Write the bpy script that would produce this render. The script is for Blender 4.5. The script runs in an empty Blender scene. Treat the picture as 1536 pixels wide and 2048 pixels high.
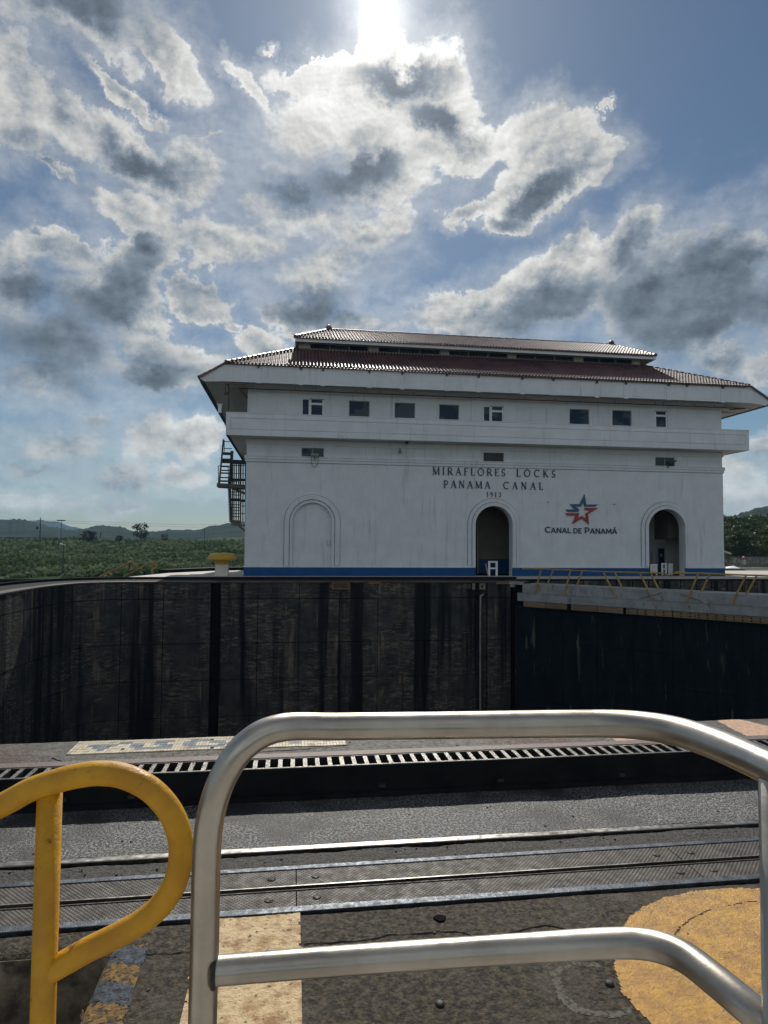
import bpy, math, random
import numpy as np
from mathutils import Vector, Matrix, noise as mnoise
random.seed(7); rng = np.random.default_rng(7)
SC = bpy.context.scene; COL = SC.collection
R = math.radians
# ------------------------------------------------------------------ camera
FPX, PITCH, ROLL, YAW = 1290.0, R(2.59), R(.46), R(8.01)
EYE = Vector((0, 0, 2.485))
fwd = Vector((math.sin(YAW)*math.cos(PITCH), math.cos(YAW)*math.cos(PITCH), math.sin(PITCH)))
r0 = Vector((math.cos(YAW), -math.sin(YAW), 0)); u0 = r0.cross(fwd)
cr, sr = math.cos(ROLL), math.sin(ROLL)
rt = cr*r0 + sr*u0; up = -sr*r0 + cr*u0
cam = bpy.data.cameras.new('camera'); camo = bpy.data.objects.new('camera', cam); COL.objects.link(camo)
camo.matrix_world = Matrix((( rt.x, up.x, -fwd.x, EYE.x), (rt.y, up.y, -fwd.y, EYE.y), (rt.z, up.z, -fwd.z, EYE.z), (0, 0, 0, 1)))
cam.sensor_fit = 'VERTICAL'; cam.sensor_height = 24.0; cam.lens = 24.0*FPX/2048; cam.clip_start = .05; cam.clip_end = 9000
SC.camera = camo
def ray(u, v): return rt*((u-768)/FPX) + up*((1024-v)/FPX) + fwd
def atZ(u, v, z):
    d = ray(u, v); return EYE + d*((z-EYE.z)/d.z)
def atY(u, v, y):
    d = ray(u, v); return EYE + d*((y-EYE.y)/d.y)
def atD(u, v, dd): return EYE + ray(u, v)*dd
def atL(u, v, A, B):                       # point on the vertical plane through ground points A, B
    d = ray(u, v); n = Vector((B.y-A.y, -(B.x-A.x), 0)); return EYE + d*((A-EYE).dot(n)/d.dot(n))
# ------------------------------------------------------------------ sky, sun, exposure
SUN_AZ, SUN_EL = R(6.9), R(41.0)
sund = Vector((math.sin(SUN_AZ)*math.cos(SUN_EL), math.cos(SUN_AZ)*math.cos(SUN_EL), math.sin(SUN_EL)))
sl = bpy.data.lights.new('sun', 'SUN'); sl.energy = 4.2; sl.angle = R(.53); sl.color = (1, .95, .87)
so = bpy.data.objects.new('sun', sl); COL.objects.link(so); so.rotation_euler = sund.to_track_quat('Z', 'Y').to_euler()
SC.view_settings.view_transform = 'Standard'; SC.view_settings.look = 'None'; SC.view_settings.exposure = 0.0
SC.view_settings.gamma = 1; SC.view_settings.use_curve_mapping = False
SC.render.engine = 'CYCLES'; SC.cycles.use_denoising = True; SC.cycles.max_bounces = 6
SC.cycles.volume_bounces = 0; SC.cycles.sample_clamp_indirect = 4.0
def make_world():
    W = bpy.data.worlds.new('World'); SC.world = W; W.use_nodes = True; nt = W.node_tree; nt.nodes.clear()
    W.cycles.sampling_method = 'MANUAL'; W.cycles.sample_map_resolution = 512
    N = lambda t: nt.nodes.new(t)
    def lk(a, b): nt.links.new(a, b)
    def inp(n, i, v):
        if hasattr(v, 'is_output'): lk(v, n.inputs[i])
        elif v is not None: n.inputs[i].default_value = v
    def M(op, a, b=None, c=None, clamp=False):
        n = N('ShaderNodeMath'); n.operation = op; n.use_clamp = clamp
        inp(n, 0, a); inp(n, 1, b); inp(n, 2, c); return n.outputs[0]
    def V(op, a, b=None, sc=None):
        n = N('ShaderNodeVectorMath'); n.operation = op; inp(n, 0, a); inp(n, 1, b)
        if sc is not None: inp(n, 3, sc)
        return n.outputs['Value'] if op in ('LENGTH', 'DOT_PRODUCT') else n.outputs[0]
    def MR(x, a, b, c=0., d=1.):
        n = N('ShaderNodeMapRange'); n.interpolation_type = 'SMOOTHSTEP'
        inp(n, 0, x); inp(n, 1, a); inp(n, 2, b); inp(n, 3, c); inp(n, 4, d); return n.outputs[0]
    def MIX(f, a, b):
        n = N('ShaderNodeMix'); n.data_type = 'RGBA'; inp(n, 0, f); inp(n, 6, a); inp(n, 7, b); return n.outputs[2]
    def noi(vec, scale, det=6, rough=.55, lac=2.1, col=False, dist=0.):
        n = N('ShaderNodeTexNoise'); inp(n, 0, vec); n.inputs['Scale'].default_value = scale; n.inputs['Detail'].default_value = det
        n.inputs['Roughness'].default_value = rough; n.inputs['Lacunarity'].default_value = lac; n.inputs['Distortion'].default_value = dist
        return n.outputs[1 if col else 0]
    tc = N('ShaderNodeTexCoord'); D = V('NORMALIZE', tc.outputs['Generated'])
    sx = N('ShaderNodeSeparateXYZ'); lk(D, sx.inputs[0])
    az = M('ARCTAN2', sx.outputs[0], sx.outputs[1]); el = M('ARCSINE', sx.outputs[2])
    cb = N('ShaderNodeCombineXYZ'); lk(az, cb.inputs[0]); lk(el, cb.inputs[1]); P = cb.outputs[0]
    def ang(u, v):
        d = ray(u, v).normalized(); return math.atan2(d.x, d.y), math.asin(d.z)
    # warp the outlines
    w1 = V('SCALE', V('SUBTRACT', noi(D, 6.5, 6, .62, 2.2, True), (.5, .5, .5)), None, .12)
    w2 = V('SCALE', V('SUBTRACT', noi(D, 26., 5, .68, 2.2, True), (.5, .5, .5)), None, .040)
    PW = V('ADD', P, V('MULTIPLY', V('ADD', w1, w2), (1, 1, 0)))
    def union(blobs, k, vec=None):
        out = None
        for (cx, cy, rx, ry, rot) in blobs:
            a, e = ang(cx, cy); a1, e1 = ang(cx+40, cy); a2, e2 = ang(cx, cy-40)
            sxx = abs(a1-a)/40; syy = abs(e2-e)/40
            m = N('ShaderNodeMapping'); m.vector_type = 'TEXTURE'; lk(vec or PW, m.inputs[0])
            m.inputs[1].default_value = (a, e, 0); m.inputs[2].default_value = (0, 0, -R(rot)); m.inputs[3].default_value = (rx*sxx, ry*syy, 1)
            l = V('LENGTH', m.outputs[0])
            out = l if out is None else M('SMOOTH_MIN', out, l, k)
        return out
    cover = [(752, 105, 60, 50, 0), (735, 210, 150, 110, 0), (610, 150, 110, 36, 0), (600, 250, 85, 110, 0), (880, 210, 105, 110, 40), (700, 360, 205, 85, 0), (905, 300, 75, 60, 0), (610, 430, 170, 60, 0), (790, 440, 60, 40, 0),
             (1085, 265, 95, 65, 10), (1140, 315, 90, 50, 0), (1075, 375, 90, 60, -25), (940, 425, 75, 26, -20), (1010, 445, 50, 22, 0),
             (300, 330, 150, 62, 15), (395, 350, 70, 80, 20), (270, 420, 120, 60, 0), (120, 345, 60, 16, 12),
             (130, 20, 190, 75, 0), (40, 190, 110, 110, 30), (130, 240, 80, 60, 40), (330, 105, 95, 50, 30), (250, 185, 100, 22, 22), (500, 165, 70, 24, 20), (20, 90, 60, 60, 0),
             (470, 490, 190, 52, 0), (300, 520, 130, 70, -30), (220, 600, 160, 95, -25), (110, 690, 190, 95, 0), (30, 590, 90, 110, 0), (120, 510, 80, 30, 0), (660, 545, 135, 75, -10), (720, 470, 100, 50, 0), (600, 620, 90, 40, 0),
             (330, 735, 130, 58, 0), (80, 760, 150, 40, 0), (400, 610, 60, 40, 0),
             (1360, 600, 240, 120, -5), (1090, 610, 200, 90, -25), (1275, 480, 62, 58, 0), (1485, 490, 75, 62, 0), (1385, 500, 60, 50, 0), (1130, 500, 62, 45, -20), (1230, 520, 80, 60, 0), (960, 640, 160, 42, 0), (1440, 735, 90, 32, 0), (1530, 750, 70, 26, 0), (1600, 600, 150, 120, 0),
             (110, 880, 150, 52, -10), (205, 822, 42, 22, 0), (320, 870, 60, 60, 40), (250, 950, 90, 40, 0), (60, 1000, 80, 18, 0), (400, 880, 50, 50, 0), (245, 1012, 55, 24, 0), (60, 930, 100, 24, 0), (390, 960, 60, 28, 0), (150, 985, 80, 16, 0),
             (1480, 930, 90, 46, 0), (1500, 985, 90, 40, 0), (1530, 880, 60, 20, 0), (430, 287, 26, 7, 0), (540, 85, 22, 14, 0), (1182, 212, 18, 10, -20), (505, 690, 48, 34, 0), (455, 650, 18, 13, 0), (700, 660, 130, 24, 0)]
    dark = [(715, 335, 165, 72, -10), (590, 385, 115, 50, 0), (805, 170, 135, 46, 0), (890, 250, 95, 44, 25), (175, 5, 160, 75, 0), (225, 610, 220, 115, -28), (110, 700, 240, 95, 0), (295, 495, 60, 46, 0), (290, 325, 110, 42, 0),
            (1350, 640, 290, 130, -5), (1130, 630, 210, 72, -12), (1070, 395, 95, 34, -25), (640, 618, 140, 42, 0), (1275, 520, 60, 60, 0), (1440, 550, 130, 80, 0), (60, 300, 80, 46, 0), (60, 590, 90, 60, 0), (260, 745, 150, 34, 0), (420, 560, 130, 40, 0)]
    d1 = union(cover + [(a_, b_, c_*.9, d_*.9, e_) for a_, b_, c_, d_, e_ in dark[:5]], .16)
    dk = union(dark, .2)
    # billow noise, sampled again a little nearer the sun for relief
    stretch = V('MULTIPLY', D, (1, 1, 1.35))
    toS = V('SCALE', V('SUBTRACT', tuple(sund), D), None, .030)
    st2 = V('MULTIPLY', V('ADD', D, toS), (1, 1, 1.35))
    n1 = noi(stretch, 6.5, 10, .575, 2.15); n2 = noi(st2, 6.5, 6, .56, 2.15)
    soft = noi(stretch, 5., 3, .5)
    big = noi(V('MULTIPLY', D, (1, 1, 2.2)), 3.1, 3, .5)
    # the general broken cumulus cover outside the clouds one can single out
    front = MR(V('DOT_PRODUCT', D, tuple(fwd.normalized())), .62, .76)
    gen = M('SUBTRACT', M('MULTIPLY', M('SUBTRACT', big, .51), 4.5), M('MULTIPLY', front, 3.))
    body = M('MAXIMUM', M('SUBTRACT', 1.14, d1), gen)
    nn = M('ADD', M('MULTIPLY', M('SUBTRACT', n1, .5), 2.1), M('MULTIPLY', M('SUBTRACT', soft, .5), .4))
    dens = M('ADD', body, nn)
    # edges: crisp on the sunny tops, wispy elsewhere
    edge = MR(noi(D, 3.3, 2, .5), .38, .60, .22, .95)
    mask = MR(dens, -.04, edge)
    veil = M('MULTIPLY', MR(dens, -.75, .25), .34)
    mask = M('MAXIMUM', mask, veil)
    thick = MR(M('ADD', body, M('MULTIPLY', nn, .45)), .0, .95)
    relief = M('SUBTRACT', n1, n2)
    sdot = V('DOT_PRODUCT', D, tuple(sund)); th = M('ARCCOSINE', M('MINIMUM', sdot, .999999))
    near = M('EXPONENT', M('MULTIPLY', M('MULTIPLY', th, th), -1/(.15**2)))
    near2 = M('EXPONENT', M('MULTIPLY', th, -1/.42))
    L = M('ADD', M('ADD', .50, M('MULTIPLY', near2, .42)), M('MULTIPLY', thick, -.24))
    L = M('ADD', L, M('MULTIPLY', relief, M('ADD', 1.9, M('MULTIPLY', near2, 1.5))))
    L = M('ADD', L, M('MULTIPLY', near, .36))
    L = M('ADD', L, M('MULTIPLY', MR(th, 1.0, 2.1), .62))       # clouds opposite the sun are lit from the front
    hz = M('EXPONENT', M('MULTIPLY', M('MAXIMUM', el, 0.), -6.5))
    L = M('ADD', L, M('MULTIPLY', hz, .34))
    dkm = MR(M('ADD', dk, M('MULTIPLY', nn, -.55)), 1.35, .30)
    dkm = M('MULTIPLY', dkm, MR(dens, .0, .6))
    L = M('MULTIPLY', L, M('SUBTRACT', 1., M('MULTIPLY', dkm, M('ADD', .53, M('MULTIPLY', near2, .32)))))
    L = M('MAXIMUM', L, .09)
    ccol = MIX(MR(L, .12, .60), (.74, .94, 1.20, 1), (1.0, 1.0, .97, 1))
    ccol = V('SCALE', ccol, None, L)
    # low haze pales the sky and the clouds towards the horizon
    hz = M('EXPONENT', M('MULTIPLY', M('MAXIMUM', el, 0.), -6.5))
    ccol = MIX(M('MULTIPLY', hz, .42), ccol, (.34, .43, .44, 1))
    sky = N('ShaderNodeTexSky'); sky.sky_type = 'NISHITA'; sky.sun_disc = False; sky.sun_elevation = SUN_EL; sky.sun_rotation = SUN_AZ
    sky.altitude = 20; sky.air_density = 1.0; sky.dust_density = .25; sky.ozone_density = 2.2
    skc = V('MULTIPLY', sky.outputs[0], (.86, .97, 1.0))
    # the bright aureole round the sun
    aur = M('ADD', M('MULTIPLY', M('EXPONENT', M('MULTIPLY', th, -1/.022)), 1.5), M('MULTIPLY', M('EXPONENT', M('MULTIPLY', th, -1/.16)), .15))
    disc = MR(th, .013, .006, 0., 25.)
    glow = V('SCALE', (1., .985, .94), None, M('ADD', aur, disc))
    b1 = N('ShaderNodeBackground'); lk(skc, b1.inputs[0]); b1.inputs[1].default_value = .052
    b2 = N('ShaderNodeBackground'); lk(ccol, b2.inputs[0]); b2.inputs[1].default_value = 1.
    b3 = N('ShaderNodeBackground'); lk(glow, b3.inputs[0]); b3.inputs[1].default_value = 1.
    mx = N('ShaderNodeMixShader'); lk(mask, mx.inputs[0]); lk(b1.outputs[0], mx.inputs[1]); lk(b2.outputs[0], mx.inputs[2])
    ad = N('ShaderNodeAddShader'); lk(mx.outputs[0], ad.inputs[0]); lk(b3.outputs[0], ad.inputs[1])
    out = N('ShaderNodeOutputWorld'); lk(ad.outputs[0], out.inputs[0])
make_world()
# ------------------------------------------------------------------ materials
MATS = {}
def mat(name, c1, c2=None, rough=.6, metal=0., scale=4., bump=0., bscale=30., stretch=(1, 1, 1), spec=.5, lo=.35, hi=.65, c3=None, s3=1., t3=(.55, .7), rvar=0., rand=0., transl=0., det=8, str3=(1, 1, 1), bdist=.02, coord='obj'):
    m = bpy.data.materials.new(name); m.use_nodes = True; nt = m.node_tree; b = nt.nodes['Principled BSDF']
    L = nt.links.new; N = nt.nodes.new
    def vecof(st):
        g = N('ShaderNodeNewGeometry'); mp = N('ShaderNodeMapping'); L(g.outputs['Position'], mp.inputs[0]); mp.inputs[3].default_value = st; return mp.outputs[0]
    def nz(st, s, d=det, r=.6):
        n = N('ShaderNodeTexNoise'); L(vecof(st), n.inputs[0]); n.inputs['Scale'].default_value = s; n.inputs['Detail'].default_value = d; n.inputs['Roughness'].default_value = r; return n.outputs[0]
    def mr(x, a, b_, c=0., d=1.):
        n = N('ShaderNodeMapRange'); n.interpolation_type = 'SMOOTHSTEP'; L(x, n.inputs[0])
        for i, v in enumerate((a, b_, c, d)): n.inputs[i+1].default_value = v
        return n.outputs[0]
    def mix(f, a, b_):
        n = N('ShaderNodeMix'); n.data_type = 'RGBA'; L(f, n.inputs[0])
        for i, v in ((6, a), (7, b_)):
            if hasattr(v, 'is_output'): L(v, n.inputs[i])
            else: n.inputs[i].default_value = (*v, 1)
        return n.outputs[2]
    b.inputs['Roughness'].default_value = rough; b.inputs['Metallic'].default_value = metal; b.inputs['Specular IOR Level'].default_value = spec
    col = None
    if c2 is not None: col = mix(mr(nz(stretch, scale), lo, hi), c1, c2)
    else: b.inputs['Base Color'].default_value = (*c1, 1)
    if c3 is not None: col = mix(mr(nz(str3, s3), t3[0], t3[1]), col, c3)
    if rand:
        oi = N('ShaderNodeObjectInfo'); hs = N('ShaderNodeHueSaturation'); L(mr(oi.outputs['Random'], 0., 1., 1-rand, 1+rand), hs.inputs['Value']); L(col, hs.inputs['Color']); col = hs.outputs[0]
    if col is not None: L(col, b.inputs['Base Color'])
    if rvar: L(mr(nz((1, 1, 1), scale*2.3), .3, .7, max(0.04, rough-rvar), rough+rvar), b.inputs['Roughness'])
    if bump:
        bp = N('ShaderNodeBump'); bp.inputs['Strength'].default_value = bump; bp.inputs['Distance'].default_value = bdist
        L(nz(stretch if stretch[2] < .9 else (1, 1, 1), bscale, 6, .65), bp.inputs['Height']); L(bp.outputs[0], b.inputs['Normal'])
    if transl:
        tr = N('ShaderNodeBsdfTranslucent'); ms = N('ShaderNodeMixShader'); ms.inputs[0].default_value = transl
        if col is not None: L(col, tr.inputs[0])
        else: tr.inputs[0].default_value = (*c1, 1)
        L(b.outputs[0], ms.inputs[1]); L(tr.outputs[0], ms.inputs[2]); L(ms.outputs[0], nt.nodes['Material Output'].inputs[0])
    MATS[name] = m; return m
WHITE = mat('white_painted_plaster', (.645, .69, .725), (.59, .63, .66), .55, scale=1.1, bump=.25, bscale=55., c3=(.44, .45, .44), s3=2.4, str3=(2.2, 1, .16), t3=(.54, .80), bdist=.008)
WHITE2 = mat('white_soffit_paint', (.60, .60, .57), (.54, .54, .51), .6, scale=1.5)
TRIMW = mat('white_aluminium_frame', (.72, .74, .75), (.68, .70, .71), .4, scale=3.)
BLUE = mat('deep_blue_paint', (.004, .070, .22), (.003, .055, .18), .5, scale=1.5, c3=(.01, .04, .10), s3=3., t3=(.6, .8), spec=.25)
TILE = mat('clay_roof_tile', (.105, .050, .052), (.17, .088, .085), .42, scale=3., rvar=.1, c3=(.06, .035, .042), s3=.8, t3=(.45, .65), spec=.6)
GLASS = mat('dark_window_glass', (.022, .045, .075), (.075, .095, .115), .12, scale=.5, spec=.10, lo=.47, hi=.53, stretch=(1, 1, 1.8))
GREYDARK = mat('louvre_dark', (.03, .035, .04), (.045, .05, .055), .6, scale=2.)
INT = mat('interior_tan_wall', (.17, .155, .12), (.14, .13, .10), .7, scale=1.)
LETTER = mat('dark_letter_metal', (.010, .018, .035), (.016, .024, .04), .45, scale=6.)
NAVY = mat('navy_sign_metal', (.006, .035, .075), (.008, .045, .09), .4, scale=6.)
STARBLUE = mat('star_blue', (.010, .075, .14), (.012, .085, .16), .4, scale=6.)
STARRED = mat('star_red', (.30, .02, .028), (.26, .018, .024), .4, scale=6.)
MAROON = mat('red_brown_pipe', (.10, .025, .022), (.07, .02, .02), .5, scale=5.)
def wall_material():
    m = mat('stained_lock_concrete', (.032, .036, .038), (.062, .062, .058), .85, scale=1.2, spec=.12); nt = m.node_tree; b = nt.nodes['Principled BSDF']; L = nt.links.new; N = nt.nodes.new
    g = N('ShaderNodeNewGeometry')
    def nz(st, sc, d=6, r=.62, off=0.):
        mp = N('ShaderNodeMapping'); L(g.outputs['Position'], mp.inputs[0]); mp.inputs[3].default_value = st; mp.inputs[1].default_value = (off, off, off)
        n = N('ShaderNodeTexNoise'); L(mp.outputs[0], n.inputs[0]); n.inputs['Scale'].default_value = sc; n.inputs['Detail'].default_value = d; n.inputs['Roughness'].default_value = r; return n.outputs[0]
    def mr(x, a, b_, c=0., d=1.):
        n = N('ShaderNodeMapRange'); n.interpolation_type = 'SMOOTHSTEP'; L(x, n.inputs[0])
        for k, v in enumerate((a, b_, c, d)): n.inputs[k+1].default_value = v
        return n.outputs[0]
    def mul(a, b_):
        n = N('ShaderNodeMath'); n.operation = 'MULTIPLY'; L(a, n.inputs[0]); L(b_, n.inputs[1]); return n.outputs[0]
    def mix(f, a, b_):
        n = N('ShaderNodeMix'); n.data_type = 'RGBA'; L(f, n.inputs[0])
        for k, v in ((6, a), (7, b_)):
            if hasattr(v, 'is_output'): L(v, n.inputs[k])
            else: n.inputs[k].default_value = (*v, 1)
        return n.outputs[2]
    col = b.inputs['Base Color'].links[0].from_socket
    patch = mul(mr(nz((1, 1, 1.), .55, 4), .40, .56), mr(nz((1.6, 1.6, 7.), 1.7, 9, .75, 3.), .48, .62))     # horizontal board marks and scars
    col = mix(patch, col, (.175, .155, .12))
    streak = mul(mr(nz((1.9, 1.9, .10), 1.5, 6, .7, 9.), .52, .66), mr(nz((1, 1, .5), 1.3, 5, .6, 5.), .45, .65))      # pale runs
    col = mix(streak, col, (.22, .175, .12))
    fine = mr(nz((2.5, 2.5, 2.5), 5., 8, .75, 1.), .62, .72)
    col = mix(fine, col, (.22, .21, .18))
    band = mr(nz((1, 1, .045), .62, 4, .65, 2.), .50, .60)                                                            # wet dark columns
    col = mix(band, col, (.010, .012, .014))
    L(col, b.inputs['Base Color'])
    bp = N('ShaderNodeBump'); bp.inputs['Strength'].default_value = .8; bp.inputs['Distance'].default_value = .06; L(nz((1, 1, 2.5), 3., 8, .7), bp.inputs['Height']); L(bp.outputs[0], b.inputs['Normal'])
    return m
WALLC = wall_material()
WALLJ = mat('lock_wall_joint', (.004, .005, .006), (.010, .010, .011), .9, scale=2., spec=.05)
STAIN = mat('mineral_streak', (.17, .15, .11), (.05, .045, .04), .8, scale=6., stretch=(1, 1, .25))
COPE = mat('coping_concrete', (.10, .088, .075), (.045, .040, .034), .62, scale=9., bump=1., bscale=40., c3=(.060, .026, .016), s3=.55, t3=(.50, .62), rvar=.15, bdist=.014, spec=.3)
DECK = mat('light_deck_concrete', (.48, .45, .40), (.40, .37, .33), .7, scale=2., bump=.3)
BLACKP = mat('black_painted_curb', (.006, .007, .009), (.012, .014, .015), .7, scale=3., spec=.1)
FLOORA = mat('aggregate_concrete', (.008, .009, .010), (.20, .198, .19), .50, scale=46., lo=.46, hi=.59, bump=1., bscale=48., c3=(.025, .025, .025), s3=1.1, t3=(.46, .64), rvar=.2, spec=.42, bdist=.014, det=3)
FLOORB = mat('worn_brown_concrete', (.014, .011, .007), (.085, .066, .040), .66, scale=22., lo=.38, hi=.66, bump=1., bscale=42., c3=(.10, .088, .068), s3=1.1, t3=(.50, .72), rvar=.2, bdist=.018, spec=.22)
FLOORD = mat('dark_rough_infill', (.014, .013, .012), (.060, .054, .047), .6, scale=30., bump=1., bscale=40., rvar=.2, bdist=.02, spec=.3)
PITM = mat('pit_wall_concrete', (.34, .28, .20), (.20, .165, .12), .8, scale=4., bump=.6, bscale=25., c3=(.05, .042, .034), s3=1.6, t3=(.5, .65), bdist=.02)
STEEL = mat('polished_rail_steel', (.30, .29, .27), (.16, .15, .14), .36, 1., scale=8., stretch=(.25, 4, 4), rvar=.1)
STEELD = mat('dark_weathered_steel', (.020, .020, .020), (.045, .042, .04), .6, .3, scale=9., bump=.4, rvar=.15)
ANGLE = mat('blue_grey_angle_steel', (.075, .088, .105), (.035, .040, .048), .48, .7, scale=12., bump=.8, bscale=60., rvar=.15, bdist=.004)
RACK = mat('rack_casting', (.19, .18, .165), (.07, .065, .06), .38, .7, scale=30., bump=.9, bscale=80., rvar=.15, bdist=.004)
BLACK = mat('deep_black_recess', (.005, .005, .006), (.008, .008, .009), .9, scale=4., spec=.05)
CREAM = mat('worn_cream_paint', (.68, .50, .27), (.34, .18, .06), .42, scale=9., lo=.42, hi=.68, bump=1., bscale=38., c3=(.10, .075, .045), s3=28., t3=(.60, .66), rvar=.18, bdist=.022)
YPAINT = mat('worn_mustard_paint', (.52, .27, .030), (.34, .165, .020), .40, scale=8., bump=1., bscale=34., c3=(.16, .10, .04), s3=24., t3=(.63, .70), rvar=.16, bdist=.016)
PEACH = mat('peach_painted_concrete', (.55, .33, .20), (.40, .24, .15), .6, scale=14., bump=.6)
OCHRE = mat('worn_ochre_paint', (.32, .175, .035), (.12, .072, .022), .5, scale=22., bump=1., bscale=55., c3=(.03, .025, .02), s3=26., t3=(.50, .58), bdist=.024, spec=.3)
SLATEP = mat('worn_slate_paint', (.09, .11, .145), (.03, .038, .05), .42, scale=24., bump=1., bscale=55., c3=(.02, .02, .02), s3=26., t3=(.50, .60), bdist=.024, spec=.4)
ALU = mat('brushed_aluminium_tube', (.47, .435, .385), (.34, .31, .27), .37, .93, scale=5., stretch=(1, 1, 1), rvar=.08, bump=.05, bscale=14., c3=(.20, .155, .11), s3=11., t3=(.64, .76), str3=(1, 1, .5))
YEL = mat('yellow_handrail_paint', (.62, .315, .006), (.48, .225, .005), .48, scale=9., bump=.5, bscale=45., c3=(.16, .075, .02), s3=17., t3=(.63, .72), rvar=.12, bdist=.006)
YELF = mat('faded_yellow_paint', (.42, .27, .07), (.30, .19, .06), .55, scale=4.)
YELCAP = mat('yellow_cap_paint', (.52, .32, .03), (.44, .26, .025), .5, scale=2.)
GATEG = mat('grey_gate_paint', (.30, .32, .325), (.22, .23, .235), .55, scale=1.8, c3=(.12, .11, .10), s3=4., str3=(1, 1, .4), t3=(.56, .72), bump=.2)
GATED = mat('black_gate_skin', (.005, .010, .015), (.010, .016, .022), .8, scale=2., c3=(.085, .09, .07), s3=1.5, str3=(2.2, 2.2, .35), t3=(.60, .72), stretch=(1, 1, .3), spec=.08)
TIMBER = mat('fender_timber', (.24, .17, .10), (.15, .10, .06), .75, scale=3., stretch=(.4, .4, 8), bump=.5, rand=.15)
TILEC = mat('cream_mosaic_tile', (.62, .55, .40), (.56, .48, .33), .3, scale=9., c3=(.30, .18, .12), s3=3.2, t3=(.56, .70), rand=.12)
TILEG = mat('slate_mosaic_tile', (.20, .225, .235), (.15, .17, .18), .3, scale=9., rand=.15)
RUST = mat('rust_brown_strip', (.13, .08, .065), (.08, .055, .048), .6, scale=12., bump=.4)
STAIRM = mat('brown_stair_steel', (.13, .105, .085), (.09, .075, .06), .6, scale=4.)
STAIRB = mat('blue_black_steel', (.012, .022, .034), (.018, .028, .04), .5, scale=4.)
FIELD = mat('rank_grass', (.035, .062, .028), (.060, .088, .036), 1., spec=.04, scale=.5, c3=(.028, .05, .022), s3=.09, t3=(.45, .6), bump=.6, bscale=2.)
BUSH = mat('undergrowth_leaves', (.050, .085, .042), (.15, .19, .10), .8, scale=.30, c3=(.035, .065, .024), s3=.07, t3=(.46, .6), transl=.35, spec=.12)
LEAF = mat('forest_leaves', (.030, .055, .016), (.075, .105, .03), .5, scale=.35, c3=(.05, .05, .028), s3=.12, t3=(.52, .66), transl=.25, spec=.12)
LEAFD = mat('dark_tree_leaves', (.018, .030, .014), (.035, .05, .022), .6, scale=.4, transl=.15, spec=.1)
BARK = mat('tree_bark', (.10, .08, .06), (.06, .05, .04), .9, scale=5.)
HILLM = mat('wooded_hill', (.016, .028, .016), (.032, .046, .024), 1., spec=.02, scale=.035, bump=1., bscale=.06, bdist=6.)
WATER = mat('dark_water', (.006, .010, .009), (.01, .014, .012), .08, scale=.5, bump=.2, bscale=2.)
TENT = mat('white_canopy_fabric', (.85, .85, .84), (.80, .80, .79), .7, scale=2.)
POLEM = mat('dark_pole', (.035, .037, .04), (.05, .05, .05), .6, scale=3.)
FENCE = mat('galvanised_fence', (.10, .105, .105), (.08, .085, .085), .6, .3, scale=4.)
WOODB = mat('tarred_slats', (.010, .013, .016), (.022, .026, .030), .7, scale=2., rand=.3)
# checker plate: raised pattern in the relief
CHK = mat('checker_plate', (.060, .050, .040), (.024, .020, .017), .60, .15, spec=.35, scale=6., rvar=.12)
def checker_relief():
    nt = CHK.node_tree; b = nt.nodes['Principled BSDF']; g = nt.nodes.new('ShaderNodeNewGeometry')
    vs = []
    for ang_ in (45, -45):
        mp = nt.nodes.new('ShaderNodeMapping'); nt.links.new(g.outputs['Position'], mp.inputs[0]); mp.inputs[2].default_value = (0, 0, R(ang_))
        w = nt.nodes.new('ShaderNodeTexWave'); w.inputs['Scale'].default_value = 13.; nt.links.new(mp.outputs[0], w.inputs[0]); vs.append(w.outputs[1])
    mn = nt.nodes.new('ShaderNodeMath'); mn.operation = 'MULTIPLY'; nt.links.new(vs[0], mn.inputs[0]); nt.links.new(vs[1], mn.inputs[1])
    bp = nt.nodes.new('ShaderNodeBump'); bp.inputs['Strength'].default_value = .8; bp.inputs['Distance'].default_value = .004
    nt.links.new(mn.outputs[0], bp.inputs['Height']); nt.links.new(bp.outputs[0], b.inputs['Normal'])
checker_relief()
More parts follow.
